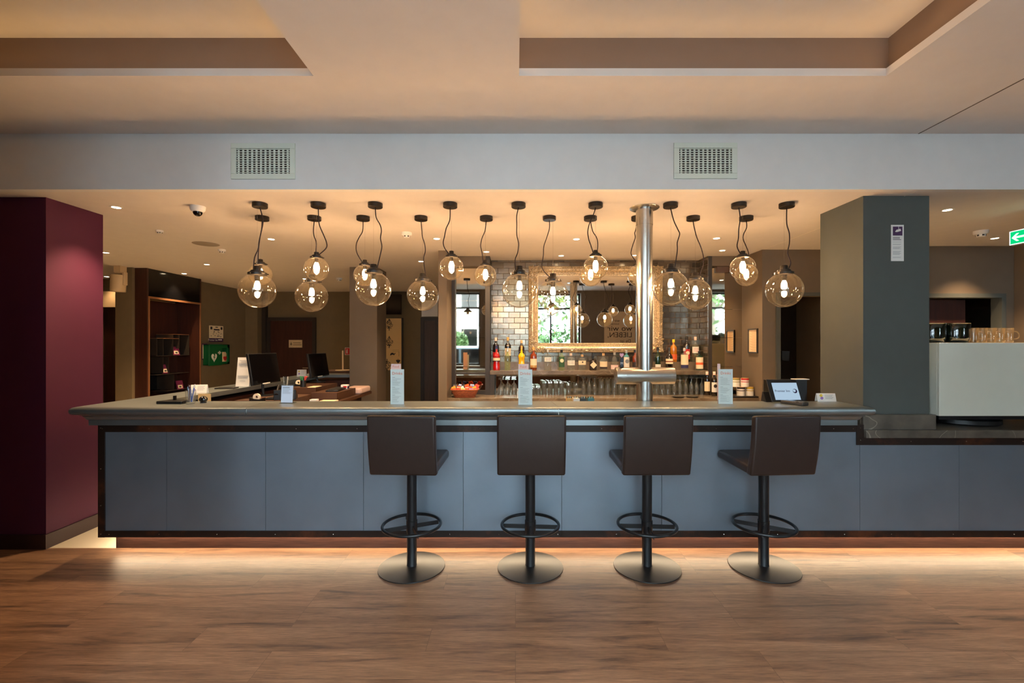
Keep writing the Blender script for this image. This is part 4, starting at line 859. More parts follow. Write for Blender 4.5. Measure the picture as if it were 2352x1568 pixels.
# card on a small tent, right end
def tent(x, y, w_, h, label, rz=0, split=False):
    t = thing('tent_card', label, 'card', (x, y, HT), rz, 'folded tent cards'); m = MB(); n = 8; pts = []
    for i in range(n+1): u = i/n; pts.append((-.5*h*.62+.012*math.sin(PI*u)-.0+(h*.26)*u, h*(u)))
    front = [(-h*.30+h*.26*(i/n)**1.4, h*i/n) for i in range(n+1)]; back = [(-p[0], p[1]) for p in reversed(front)]
    outer = front+back; inner = [(p[0]*(1-.012/max(.02, abs(p[0]))*.1), p[1]-.0012) for p in outer]
    poly = outer+[(p[0]*.94, max(0, p[1]-.0015)) for p in reversed(outer)]
    m.prism(poly, -w_/2, w_/2, 'x'); m.build('folded_card', M_paper, t, local=True)
    def pos(u): return -h*.30+h*.26*u**1.4
    for (cx, u, r, c) in ((-w_*.28, .74, .010, (226, 196, 60)), (-w_*.26, .42, .010, (150, 110, 190))):
        m = MB()
        for k in range(6): m.tr(Matrix.Translation((cx+r*.7*math.cos(k*1.05), pos(u)-.0025, h*u+r*.7*math.sin(k*1.05))) @ Matrix.Rotation(R(80), 4, 'X')); m.cyl((0, 0, 0), r*.5, -.001, .001, 8)
        m.build('flower_print', P('flower_%d' % c[0], c, .7), t, local=True)
    m = MB()
    for k in range(4): u = .8-.15*k; m.box(-w_*.08, w_*(.36-.06*(k % 2)), pos(u)-.002, pos(u)-.0012, h*u, h*u+.002)
    m.build('printed_lines', M_ink, t, local=True)
x, y = on(1896, 921); tent(x, y, .145, .062, 'white folded tent card at the right end of the bar top', R(-2))
tent(-2.93, 4.22, .135, .075, 'white folded tent card on the left wing of the counter', R(12)); tent(-2.98, 6.35, .12, .095, 'small folded tent card at the far end of the left wing', R(15))
# point-of-sale tablet
x, y = X(1812, 3.60), 3.60; t = thing('till_tablet', 'till with black stand and lit screen showing a brand name and moon sign', 'till', (x, y, HT))
Mx = Matrix.Translation((X(1810, 3.50), 3.50, HT+.012)) @ Matrix.Rotation(R(3), 4, 'Z') @ Matrix.Rotation(R(-24), 4, 'X') @ Matrix.Shear('XZ', 4, (-.0, 0))
m = MB(); m.tr(Mx); m.box(-.125, .115, .004, .016, 0, .178); m.build('screen_housing', M_blackpl, t, bevel=.003)
m = MB(); m.tr(Mx); m.box(-.092, .108, .001, .0045, .012, .150); s_ = m.build('lit_screen', E('screen_glow', (186, 212, 234), .85), t)
m = MB(); text(m, 'Premier Inn', .0255, Mx @ FM(-.022, .0008, .075), ext=.0003, sx=1.0); m.build('screen_text', E('screen_ink', (52, 34, 70), .6), s_)
m = MB(); m.tr(Mx @ FM(.078, .0006, .082)); m.cyl((0, 0, 0), .0175, -.0003, .0003, 28); m.build('moon_disc', E('screen_ink', (52, 34, 70), .6), s_)
m = MB(); m.tr(Mx @ FM(.0735, .0001, .0845)); m.cyl((0, 0, 0), .0115, -.0003, .0003, 24); m.build('moon_crescent', E('screen_glow', (186, 212, 234), .85), s_)
bx('black_hood', M_blackpl, X(1770, 3.68), X(1850, 3.68), 3.66, 3.74, HT-.05, Z(872, 3.68), parent=t); 
m = MB(); m.prism([(3.6, HT-.04), (3.72, HT-.04), (3.72, Z(872, 3.7)), (3.67, Z(872, 3.7))], X(1763, 3.66), X(1778, 3.66), 'x'); m.build('side_cheek', M_blackpl, t)
m = MB(); m.prism([(3.54, HT), (3.62, HT), (3.60, HT+.075), (3.585, HT+.075)], X(1754, 3.58), X(1768, 3.58), 'x'); m.build('receipt_slot', M_blackpl, t)
t = tag(bx('paper_slips', M_paper, X(1822, 3.7), X(1853, 3.7), 3.665, 3.735, Z(871.5, 3.68), Z(870, 3.68)), 'loose white papers lying on top of the till hood', 'paper')
x, y = X(1832, 3.36), 3.40; t = thing('card_reader', 'handheld card reader lying on the bar top before the till', 'card reader', (x, y, HT)); m = MB(); m.tr(Matrix.Translation((x, y, HT)) @ Matrix.Rotation(R(-62), 4, 'Z'))
K = m.M.copy(); m.box(-.085, .085, -.037, .037, 0, .026); m.build('reader_body', P('graphite_plastic', (54, 52, 50), .4), t, bevel=.007); m = MB(); m.tr(K); m.box(-.07, .0, -.028, .028, .026, .0275); m.build('reader_screen', M_screen, t)
m = MB(); m.tr(K)
for i in range(4):
    for j in range(3): m.box(.015+i*.016, .026+i*.016, -.024+j*.018, -.012+j*.018, .026, .0285)
m.build('keypad', P('key_grey', (110, 110, 108), .5), t)
# straw and napkin caddies just behind the bar top
for i, (p0, p1, c, lab) in enumerate(((1301, 1313, (190, 150, 80), 'small amber shot box behind the bar top'), (1316, 1330, (226, 222, 210), 'white folded napkin pack behind the bar top'), (1332, 1345, (40, 60, 70), 'dark teal straw pack behind the bar top, left'), (1349, 1363, (50, 110, 120), 'striped teal straw pack behind the bar top, right'))):
    t = thing('straw_pack', lab, 'straws', (X((p0+p1)/2, 3.72), 3.72, 1.02)); x0, x1 = X(p0, 3.72), X(p1, 3.72); bx('pack_box', P('pack_%d' % i, c, .6), x0, x1, 3.68, 3.76, 1.02, 1.098, parent=t)
    for k in range(5): xx = x0+(x1-x0)*(k+.5)/5; MB().tube([(xx, 3.70, 1.03), (xx, 3.70, 1.112)], .0028, 6).build('straw', [M_screen, P('straw_teal', (80, 150, 170), .5)][k % 2], t)
tag(bx('under_bar_shelf', M_steel, -1.2, 2.4, 3.61, 4.05, .98, 1.02), 'steel work shelf just behind and below the bar top', 'shelf')

# ================================================================ SIGNS AND PICTURES ON WALLS
# notice on the grey pillar
y = 3.393; x0, x1, z0, z1 = X(2046, y), X(2075, y), Z(599.5, y), Z(516.5, y)
t = thing('camera_notice', 'narrow white notice with purple camera symbol high on the grey pillar', 'sign', ((x0+x1)/2, y, z0)); bx('plate', M_white, x0, x1, y-.004, y, z0, z1, parent=t)
q = bx('purple_field', M_purple, x0+.012, x1-.011, y-.0046, y-.004, z1-.080, z1-.013, parent=t)
m = MB(); xm = (x0+x1)/2; m.box(xm+.006, xm+.009, y-.0052, y-.0046, z1-.034, z1-.013)
m.tr(Matrix.Translation((xm+.006, y-.0049, z1-.042)) @ Matrix.Rotation(R(-16), 4, 'Y')); m.box(-.016, .018, -.0003, .0003, -.0085, .0085); m.box(-.024, -.016, -.0003, .0003, -.006, .003); m.build('camera_symbol', M_white, q)
m = MB(); zz = z1-.092; 
for k in range(3): m.box(x0+.012, x1-.03+(.01 if k == 2 else 0), y-.0045, y-.004, zz-.0035-k*.0085, zz-k*.0085)
m.build('bold_lines', M_inkd, t); m = MB()
for b, n in ((0, 1), (1, 2), (2, 4), (3, 6), (4, 2)): 
    for k in range(n): m.box(x0+.012, x1-.02-.006*(k % 3), y-.0045, y-.004, zz-.035-k*.005-.0014, zz-.035-k*.005)
    zz -= .010+n*.0055
m.build('fine_lines', M_ink, t)
# framed menu on the perpendicular wall right of the bar
xw = 2.885; ya, yb = xw*F/(1742-CX), xw*F/(1720.5-CX); z0, z1 = 1.43, 1.725
t = thing('framed_menu', 'narrow dark-framed price list on the wall right of the bar', 'picture', (xw, (ya+yb)/2, z0)); m = MB(); f = .014
m.box(xw-.018, xw, ya, yb, z0, z0+f); m.box(xw-.018, xw, ya, yb, z1-f, z1); m.box(xw-.018, xw, ya, ya+f, z0+f, z1-f); m.box(xw-.018, xw, yb-f, yb, z0+f, z1-f); m.build('frame', M_dark, t)
q = bx('price_sheet', P('warm_paper', (236, 206, 168), .8), xw-.008, xw-.002, ya+f, yb-f, z0+f, z1-f, parent=t); m = MB()
for k in range(24): zz = z1-.03-k*.0103; m.box(xw-.0088, xw-.008, ya+f+.02, yb-f-.02-.03*(k % 3), zz-.0025, zz)
m.build('printed_lines', P('brown_ink', (178, 138, 100), .8), q)
# exit sign
xs_ = 4.2; t = thing('exit_sign', 'green and white emergency exit sign with an arrow hanging at the right edge', 'exit sign', (xs_, 3.66, 2.38))
bx('sign_housing', M_white, xs_+.004, xs_+.03, 3.44, 3.87, 2.376, 2.492, parent=t); q = bx('lit_face', E('exit_white', (235, 255, 245), 1.6), xs_, xs_+.004, 3.44, 3.87, 2.376, 2.492, parent=t)
bx('green_field', E('exit_green', (10, 205, 120), 1.2), xs_-.0006, xs_, 3.45, 3.862, 2.383, 2.485, parent=q)
def YF(y): return y
ar = [(3.852, 2.434), (3.815, 2.466), (3.795, 2.466), (3.822, 2.442), (3.755, 2.442), (3.755, 2.426), (3.822, 2.426), (3.795, 2.402), (3.815, 2.402)]
MB().prism(ar, xs_-.0014, xs_-.0006, 'x').build('arrow', E('exit_white', (235, 255, 245), 1.6), q)
m = MB(); m.box(xs_-.0014, xs_-.0006, 3.52, 3.60, 2.39, 2.478); m.build('door_symbol', E('exit_white', (235, 255, 245), 1.6), q)
bx('mount', M_white, xs_+.008, xs_+.026, 3.55, 3.76, 2.492, HL, parent=t)
# tree picture
y = 9.56; x0, x1, z0, z1 = -3.25, X(922, y), Z(850, y), Z(731, y)
t = thing('tree_picture', 'tall cream picture with black trees, tortoise and heart beside the slim pillar', 'picture', ((x0+x1)/2, y, z0))
M_art = P('cream_canvas', (226, 190, 130), .8); bx('canvas', M_art, x0, x1, y, y+.03, z0, z1, parent=t); bx('edge_frame', M_dark, x1, x1+.03, y-.002, y+.038, z0-.01, z1+.01, parent=t)
rnd = random.Random(11)
def arttree(cx, cz, s, up=1):
    m = MB(); m.prism([(cx-.012*s, cz), (cx+.012*s, cz), (cx+.005*s, cz+up*.16*s), (cx-.005*s, cz+up*.16*s)], y-.004, y-.0005, 'y')
    for k in range(150):
        u = rnd.random(); wv = math.sin(PI*min(1, u*.9+.1))*(1-u)**.35
        px = cx+rnd.uniform(-1, 1)*.155*s*wv; pz = cz+up*(.07+.33*u)*s; r = rnd.uniform(.006, .012)*s
        m.prism([(px+r*math.cos(a*PI/3+k), pz+r*math.sin(a*PI/3+k)) for a in range(6)], y-.003, y-.0005, 'y')
    for a in (-.8, -.4, .4, .8): m.prism([(cx, cz+up*.05*s), (cx+.006, cz+up*.06*s), (cx+a*.15*s, cz+up*.26*s)], y-.003, y-.0005, 'y')
    m.build('tree_motif', M_inkd, t)
for (cx, cz, u) in ((X(894, y), Z(759, y), 1), (X(894, y), Z(799, y), 1), (X(889, y), Z(824, y)+.0, -1), (X(878, y), Z(779, y), 1), (X(874, y), Z(815, y), 1)): arttree(cx, cz, .62, u)
cx, cz = X(901.5, y), Z(813, y); m = MB(); m.prism([(cx-.05, cz-.02), (cx-.04, cz+.012), (cx-.015, cz+.028), (cx+.015, cz+.025), (cx+.035, cz+.008), (cx+.06, cz+.025), (cx+.065, cz+.012), (cx+.04, cz-.01), (cx+.035, cz-.03), (cx+.02, cz-.012), (cx-.02, cz-.012), (cx-.035, cz-.03)], y-.003, y-.0005, 'y'); m.build('tortoise_motif', M_inkd, t)
cx, cz = X(914.5, y), Z(829, y); m = MB(); m.prism([(cx, cz-.05), (cx+.035, cz-.01), (cx+.045, cz+.015), (cx+.03, cz+.03), (cx+.006, cz+.02), (cx+.006, cz+.045), (cx-.006, cz+.045), (cx-.006, cz+.02), (cx-.03, cz+.03), (cx-.045, cz+.015), (cx-.035, cz-.01)], y-.003, y-.0005, 'y'); m.build('heart_motif', M_inkd, t)
cx, cz = X(909, y), Z(804, y); m = MB(); m.box(cx-.07, cx+.07, y-.003, y-.0005, cz, cz+.004); m.box(cx-.07, cx+.07, y-.003, y-.0005, cz-.03, cz-.026); m.box(cx+.062, cx+.068, y-.003, y-.0005, cz-.13, cz-.03); m.build('banner_motif', P('olive_ink', (120, 104, 60), .8), t)
tag(bx('wall_screen', M_screen, X(880, 9.5), X(921, 9.5), 9.46, 9.56, Z(722, 9.5), Z(676, 9.5)), 'dark screen high on the wall above the tree picture', 'screen')
# door plate and fire sign
y = 9.575; t = thing('door_plate', 'pale rectangular plate with a drop symbol on the far wooden door', 'sign', (X(678, y), y, Z(798, y))); x0, x1, z0, z1 = X(663.5, y), X(694, y), Z(798, y), Z(780.5, y)
bx('plate', P('beige_plate', (214, 190, 150), .6), x0, x1, y-.003, y+.004, z0, z1, parent=t); m = MB(); cx, cz = x0+.05, (z0+z1)/2-.01
dp = [(cx+.022*math.sin(a), cz-.022*math.cos(a)) for a in [R(-130+26*k) for k in range(11)]]+[(cx, cz+.05)]; m.prism(dp, y-.0045, y-.003, 'y'); m.build('drop_symbol', P('plate_ink', (130, 112, 84), .7), t)
m = MB(); m.box(x0+.09, x1-.03, y-.0045, y-.003, cz+.02, cz+.035); m.box(x0+.09, x1-.015, y-.0045, y-.003, cz-.02, cz-.005); m.build('plate_lines', P('plate_ink', (130, 112, 84), .7), t)
y = 9.58; x0, x1, z0, z1 = X(792, y), X(804, y), Z(815, y), Z(798, y); t = thing('fire_sign', 'small red fire extinguisher sign beside the slim pillar', 'sign', ((x0+x1)/2, y, z0)); bx('plate', M_white, x0, x1, y, y+.02, z0, z1, parent=t); bx('red_field', M_red, x0+.01, x1-.01, y-.002, y, z0+.01, z1-.01, parent=t)
m = MB(); cx = X(797, y); cz = (z0+z1)/2; m.box(cx-.014, cx+.014, y-.004, y-.002, cz-.045, cz+.02); m.box(cx-.008, cx+.02, y-.004, y-.002, cz+.028, cz+.036); m.box(cx-.005, cx+.005, y-.004, y-.002, cz+.02, cz+.05); m.build('extinguisher_symbol', M_white, t)
# left side wall (faces +X): first aid box, posters
xw = -5.55
def yy_(px): return (xw*F)/(px-CX)
def wallbox(name, mat, pa, pb, pyb, pyt, parent, th0=0.0, th1=.01, bev=0):
    """box on the left side wall between photo columns pa,pb; heights measured at the middle"""
    y0, y1 = yy_(pa), yy_(pb); ym_ = (y0+y1)/2
    return MB().box(xw+th0, xw+th1, y0, y1, Z(pyb, ym_), Z(pyt, ym_)).build(name, mat, parent, bevel=bev)
t = thing('notice_poster', 'cream instruction poster with purple footer above the green first aid box', 'poster', (xw, yy_(495), Z(785, 8.4))); q = wallbox('sheet', P('poster_cream', (232, 214, 178), .8), 480, 511.5, 776.5, 748, t); wallbox('purple_footer', M_purple, 480, 511.5, 784.5, 776.6, t)
y0, y1 = yy_(480), yy_(511.5); yc = (y0+y1)/2; zt = Z(748, yc); m = MB(); xx = xw+.0105
for (a, b, c, d_) in ((.06, .2, .05, .10), (.8, .94, .05, .10)): m.box(xx-.001, xx, y0+(y1-y0)*a, y0+(y1-y0)*b, zt-d_*.7, zt-c*.4)
m.box(xx-.001, xx, y0+(y1-y0)*.42, y0+(y1-y0)*.6, zt-.035, zt-.02); m.box(xx-.001, xx, y0+(y1-y0)*.3, y0+(y1-y0)*.72, zt-.085, zt-.06)
rnd = random.Random(3)
for k in range(26): a = rnd.uniform(.06, .9); zq = zt-rnd.uniform(.11, .21); m.box(xx-.001, xx, y0+(y1-y0)*a, y0+(y1-y0)*(a+rnd.uniform(.02, .06)), zq, zq+rnd.uniform(.004, .016))
m.build('drawings', M_inkd, q)
m = MB(); zf = Z(784.5, yc)+.016; text(m, 'Premier Inn', .05, Matrix.Translation((xx+.0005, y0+(y1-y0)*.24, zf)) @ Matrix.Rotation(R(90), 4, 'Z') @ Matrix.Rotation(R(90), 4, 'X'), sx=1.1); m.box(xx-.0005, xx+.0008, y0+(y1-y0)*.62, y0+(y1-y0)*.9, zf+.01, zf+.03); m.build('footer_print', M_white, q)
t = thing('defibrillator_box', 'green defibrillator wall box with white heart and cross', 'first aid box', (xw, yy_(507), Z(838, 8.5))); y0, y1, y2 = 7.98, 8.31, 8.68
bx('front_cover', M_green, xw+.10, xw+.12, y0+.1, y1+.12, 1.15, 1.535, parent=t, bevel=.006); m = MB(); zb, zt = 1.16, 1.53
m.box(xw, xw+.10, y0+.1, y0+.12, zb, zt); m.box(xw, xw+.10, y0+.1, y2, zb, zb+.015); m.box(xw, xw+.10, y0+.1, y2, zt-.015, zt); m.box(xw, xw+.10, y2-.02, y2, zb, zt); m.box(xw, xw+.01, y0+.1, y2, zb, zt); m.box(xw+.08, xw+.10, y1+.1, y2, zt-.07, zt); m.box(xw+.08, xw+.10, y1+.1, y2, zb, zb+.05); m.box(xw+.08, xw+.10, y2-.07, y2, zb, zt); m.build('case', M_green, t, bevel=.004)
MB().lathe([(0, 0), (.09, 0), (.1, .02), (.1, .17), (.08, .2), (0, .2)], 24, (xw+.055, y1+.235, zb+.03), sx=.42, sy=.85).build('device', P('device_ivory', (224, 200, 160), .5), t)
def heart(m, cy, cz, s, x0, x1):
    pts = [];
    for k in range(24): a = 2*PI*k/24; pts.append((cy+s*.0625*16*math.sin(a)**3*.9, cz+s*.0625*(13*math.cos(a)-5*math.cos(2*a)-2*math.cos(3*a)-math.cos(4*a))))
    m.prism(pts, x0, x1, 'x')
m = MB(); heart(m, y0+.22, 1.30, .085, xw+.1205, xw+.1225); h = m.build('heart_symbol', M_white, t); m = MB(); cy, cz = y0+.22, 1.30
m.prism([(cy+.01, cz+.055), (cy-.025, cz-.005), (cy+.0, cz-.005), (cy-.015, cz-.055), (cy+.028, cz+.008), (cy+.004, cz+.008), (cy+.03, cz+.055)], xw+.1225, xw+.124, 'x'); m.build('bolt_symbol', M_green, h)
m = MB(); cy, cz = y0+.37, 1.38; m.box(xw+.1205, xw+.1225, cy-.045, cy+.045, cz-.012, cz+.012); m.box(xw+.1205, xw+.1225, cy-.015, cy+.015, cz-.032, cz+.032); m.build('cross_symbol', M_white, t)
m = MB(); heart(m, y1+.23, zb+.11, .055, xw+.098, xw+.101); m.build('red_heart', M_red, t)
t = thing('rules_notice', 'narrow cream notice with purple border between niche and green box', 'sign', (xw, yy_(468), 1.2)); q = wallbox('border', M_purple, 463.6, 475, 826, 789, t, 0, .006); wallbox('sheet', P('poster_cream', (232, 214, 178), .8), 464.4, 474.3, 823, 791, t, .006, .008)
m = MB(); 
for k in range(9): zq = Z(799+k*2.5, 8.1); m.box(xw+.008, xw+.009, yy_(466), yy_(468+(k % 3)), zq-.006, zq)
m.build('printed_lines', M_inkd, t)
# wooden display niche with leaflets
bk = thing('display_niche', 'tall dark wood display niche with copper edge, black glass top and thin shelves', 'display unit', (-5.55, 7.17, 0)); nx = -5.345; y0, y1 = 6.60, 7.74
bx('side_panel', M_wdark, -5.75, nx, y0, y0+.03, 0, HL, parent=bk); bx('side_panel', M_wdark, -5.75, nx, y1-.03, y1, 0, HL, parent=bk); bx('back_panel', M_wdark, -5.75, -5.73, y0+.03, y1-.03, 0, 2.22, parent=bk); bx('base', M_wdark, -5.73, nx-.01, y0+.03, y1-.03, 0, .7, parent=bk)
bx('black_glass', M_screen, -5.73, nx-.004, y0+.03, y1-.03, 2.235, HL, parent=bk); m = MB(); m.box(nx, nx+.012, y0+.02, y0+.04, 0, 2.235); m.box(nx, nx+.012, y1-.04, y1-.02, 0, 2.235); m.box(nx, nx+.012, y0+.04, y1-.04, 2.205, 2.235); m.build('copper_edge', M_copper, bk)
def ny(px, x=-5.5): return x*F/(px-CX)
def nbox(name, mat, pa, pb, za, zb, x0=-5.72, x1=-5.45): return bx(name, mat, x0, x1, ny(pa), ny(pb), za, zb, parent=bk)
for (pa, pb, py) in ((390, 404+24, 767.5), (352, 405, 776.5), (352, 428, 816), (350, 428, 857.5), (378, 428, 894)):
    d = (ny(pa)+ny(pb))/2; z = Z(py, d); nbox('shelf', M_copper if py < 800 else M_dark, max(pa, 341), min(pb, 430), z-.006, z)
for (px, pt, pb_) in ((352.5, 777, 816), (367, 777, 816), (390, 768, 816), (404, 768, 800), (427, 768, 815), (367, 820, 857), (380, 820, 857), (392, 860, 894)):
    d = ny(px); nbox('divider', M_dark, px, px+.9, Z(pb_, d), Z(pt, d))
for (pa, pb, pt, pb_) in ((353, 366, 778, 815), (368, 389, 778, 815), (405, 412, 769, 815), (367, 400, 820, 856), (353, 412, 860, 905)):
    d = (ny(pa)+ny(pb))/2; nbox('dark_cell', M_screen, pa, pb, Z(pb_, d), Z(pt, d), -5.729, -5.72)
for i, (px, pt, pb_, lab) in enumerate(((402, 795, 815, 'purple leaflet leaning on the upper shelf of the display niche'), (377, 836, 857, 'purple leaflets leaning on the middle shelf of the display niche'), (411, 873, 893.5, 'purple leaflet leaning on the lower shelf of the display niche'))):
    d = ny(px); zb = Z(pb_, d); h = Z(pt, d)-zb; t = thing('leaflet', lab, 'leaflet', (-5.5, d, zb), 0, 'leaflets in the display niche'); K = Matrix.Translation((-5.47, d, zb)) @ Matrix.Rotation(R(-18), 4, 'Z') @ Matrix.Rotation(R(-16), 4, 'Y')
    m = MB(); m.tr(K); m.box(-.015, 0, -.052, .052, 0, h); q = m.build('booklet', P('leaflet_plum', (120, 34, 74), .5), t); m = MB(); m.tr(K); m.box(0, .001, -.035, .035, h*.12, h*.5); m.build('cover_picture', l_cream, q)
    m = MB(); m.tr(K); m.box(.001, .0016, -.018, .018, h*.2, h*.36); m.build('cover_motif', M_inkd, q)
# projector lamp at the ceiling, far left
y = 6.45; t = thing('ceiling_projector', 'beige cylindrical spotlight projector hanging from the ceiling at far left', 'projector', (X(275, y), y, HL)); M_bei = P('beige_plastic', (226, 200, 158), .5)
bx('ceiling_mount', M_bei, X(268, y), X(283, y), y-.05, y+.06, Z(626, y), HL, parent=t); m = MB(); a = X(289, y+.02); m.box(X(266, y), a, y-.03, y+.03, Z(629, y), Z(625, y)); m.box(a-.015, a+.02, y-.03, y+.03, Z(655, y), Z(625, y)); m.build('bracket', M_bei, t, bevel=.006)
m = MB(); m.tr(Matrix.Translation((X(271, y), y, Z(670, y))) @ Matrix.Rotation(R(2), 4, 'Y')); m.lathe([(0, 0), (.085, 0), (.09, .01), (.09, .23), (.085, .24), (0, .24)], 28); m.build('lamp_body', M_bei, t); m = MB(); m.tr(Matrix.Translation((X(258, y), y-.02, Z(641, y)))); m.sphere((0, 0, 0), .022, 14, 8); m.build('knob', M_blackpl, t)

# ================================================================ RECEPTION DESK BEHIND THE BAR
rd = thing('reception_desk', 'dark wood staff desk behind the left part of the bar', 'desk', (-2.4, 5.0, 0))
M_dk = P('desk_walnut', (74, 48, 32), .5, noise=.2, nscale=3, stretch=(1, 8, 8))
bx('desk_top', M_dk, -2.82, -1.97, 3.9, 6.23, .86, .90, parent=rd, bevel=.003); bx('pedestal', M_wdark, -2.80, -2.1, 4.0, 4.7, 0, .86, parent=rd); bx('pedestal', M_wdark, -2.80, -2.1, 5.6, 6.2, 0, .86, parent=rd)
def riser(x0, x1, y0, y1, h, lab):
    t = thing('desk_riser', lab, 'riser', ((x0+x1)/2, (y0+y1)/2, .90), 0, 'desk risers'); bx('riser_top', M_dk, x0, x1, y0, y1, h-.018, h, parent=t); bx('riser_side', M_dk, x0, x0+.018, y0, y1, .90, h-.018, parent=t); bx('riser_side', M_dk, x1-.018, x1, y0, y1, .90, h-.018, parent=t); bx('riser_front', M_dk, x0+.018, x1-.018, y0, y0+.015, .90, h-.018, parent=t)
riser(-2.32, -2.02, 5.15, 5.75, .985, 'low wooden riser carrying the keyboard nearest the slim pillar'); riser(-2.70, -2.33, 5.31, 5.95, 1.03, 'wooden riser under the right-hand monitor'); riser(-2.75, -2.25, 4.45, 5.02, .985, 'wooden riser under the left-hand monitor')
def monitor(x, y0, y1, z0, z1, zb, lab, yaw=0):
    yc = (y0+y1)/2; t = thing('monitor', lab, 'monitor', (x, yc, zb), 0, 'monitors on the reception desk')
    K = Matrix.Translation((x, yc, z0)) @ Matrix.Rotation(R(yaw), 4, 'Z') @ Matrix.Rotation(R(-9), 4, 'Y'); w_ = (y1-y0)/2; h = z1-z0
    m = MB(); m.tr(K); m.box(-.03, -.004, -w_, w_, 0, h); m.build('housing', M_blackpl, t, bevel=.004); m = MB(); m.tr(K); m.box(-.004, -.002, -w_+.01, w_-.01, .014, h-.01); m.build('screen', M_screen, t)
    m = MB(); m.tr(K); m.box(-.003, .001, -.10, .04, .001, .012); m.build('label_strip', M_white, t)
    m = MB(); m.tube([(x-.03, yc, z0+.1), (x-.06, yc, z0-.02), (x-.05, yc, zb+.012)], .014, 10); m.build('stand_arm', M_blackpl, t); MB().lathe([(0, 0), (.10, 0), (.10, .008), (.02, .014), (0, .014)], 28, (x-.05, yc, zb)).build('stand_foot', M_blackpl, t)
monitor(-2.66, 4.62, 5.17, 1.115, 1.445, .985, 'large black monitor on the reception desk, left one'); monitor(-2.62, 5.86, 6.42, 1.10, 1.42, 1.03, 'black monitor on the reception desk close to the far door, right one')
def keyboard(x, y, z, rz, lab):
    t = thing('keyboard', lab, 'keyboard', (x, y, z), rz, 'keyboards on the desk'); m = MB(); m.box(-.07, .07, -.21, .21, 0, .018); m.build('key_base', M_blackpl, t, local=True, bevel=.004); m = MB()
    for i in range(5):
        for j in range(14): m.box(-.058+i*.024, -.038+i*.024, -.2+j*.029, -.175+j*.029, .018, .023)
    m.build('keys', P('key_dark', (40, 38, 36), .5), t, local=True)
keyboard(-2.15, 5.48, .985, R(6), 'black keyboard on the low riser near the slim pillar'); keyboard(-2.42, 4.72, .985, R(4), 'black keyboard before the left monitor')
# phone, tape dispensers, boxes, bag
t = thing('desk_phone', 'dark desk telephone behind the acrylic sign holder', 'telephone', (-2.30, 4.55, .985)); K = Matrix.Translation((-2.32, 4.60, .985)) @ Matrix.Rotation(R(20), 4, 'Z'); m = MB(); m.tr(K); m.prism([(-.09, 0), (.09, 0), (.09, .03), (-.09, .10)], -.1, .1, 'x'); m.build('phone_body', M_blackpl, t, bevel=.004)
m = MB(); m.tr(K); m.tube([(-.075, -.09, .05), (-.075, -.06, .066), (-.075, .06, .118), (-.075, .09, .122)], [.02, .013, .013, .02], 10); m.build('handset', M_blackpl, t)
def tape(x, y, z, lab):
    t = thing('tape_dispenser', lab, 'tape dispenser', (x, y, z), 0, 'tape dispensers'); MB().prism([(-.06+x, z), (.07+x, z), (.07+x, z+.035), (.04+x, z+.02), (-.02+x, z+.025), (-.06+x, z+.04)], y-.025, y+.025, 'y').build('dispenser_body', M_blackpl, t)
    m = MB(); m.tr(Matrix.Translation((x, y, z+.042)) @ Matrix.Rotation(R(90), 4, 'X')); m.lathe([(.014, -.01), (.034, -.01), (.034, .01), (.014, .01), (.014, -.01)], 24); m.build('tape_roll', P('tape_cream', (240, 226, 200), .4), t)
tape(-2.50, 4.40, .985, 'black tape dispenser with cream roll before the left monitor'); tape(-2.62, 5.50, 1.03, 'small tape dispenser at the foot of the right monitor')
def dispenser(x, y, z, lab):
    t = thing('note_box', lab, 'box', (x, y, z), 0, 'printed note boxes'); bx('box_body', M_paper, x-.04, x+.04, y-.035, y+.035, z, z+.05, parent=t, bevel=.003); bx('purple_print', M_purple, x+.0401, x+.041, y-.03, y+.03, z+.004, z+.03, parent=t); bx('picture', M_red, x-.01, x+.035, y-.0365, y-.0355, z+.012, z+.036, parent=t)
dispenser(-2.12, 5.66, .985, 'white printed box beside the keyboard near the slim pillar'); dispenser(-2.16, 4.62, .90, 'white printed box right of the telephone')
tag(bx('paper_block', M_paper, -2.20, -2.13, 4.86, 4.93, .90, .945), 'small white paper block beside the yellow marker', 'paper block'); 
t = thing('marker_pen', 'black marker pen with yellow cap on the desk', 'pen', (-2.3, 4.9, .9)); MB().tube([(-2.40, 4.80, .908), (-2.28, 4.82, .908)], .007, 10).build('pen_body', M_blackpl, t); MB().tube([(-2.28, 4.82, .908), (-2.225, 4.828, .908)], .0085, 10).build('pen_cap', P('cap_neon_yellow', (220, 230, 60), .4), t)
tag(bx('document_stack', P('cream_paper', (232, 208, 172), .8), -2.16, -1.99, 4.98, 5.12, .90, .912), 'cream papers on the desk edge below the riser', 'papers'); tag(bx('document_sheet', P('cream_paper', (232, 208, 172), .8), -2.44, -2.34, 5.33, 5.50, 1.03, 1.034), 'cream sheets on the riser by the right monitor', 'papers')
m = MB(); m.tr(Matrix.Translation((-2.09, 6.0, .90))); m.prism([(p[0]*.12, p[1]*.2) for p in [(1, -.9), (1, .9), (.8, 1), (-1, 1), (-1, -1), (.8, -1)]], 0, .075, 'z'); tag(m.build('folded_cloth', P('pale_rose_cloth', (206, 176, 164), .9, bump=.4), bevel=.02, seg=3), 'folded pale rose cloth on the desk end by the slim pillar', 'cloth')
t = thing('pen_cup', 'black cup holding green and red topped pens by the right monitor', 'pen cup', (-2.52, 5.40, 1.03)); MB().lathe([(0, 0), (.032, 0), (.032, .08), (.029, .08), (.029, .01), (0, .01)], 20, (-2.52, 5.40, 1.03)).build('cup', M_blackpl, t)
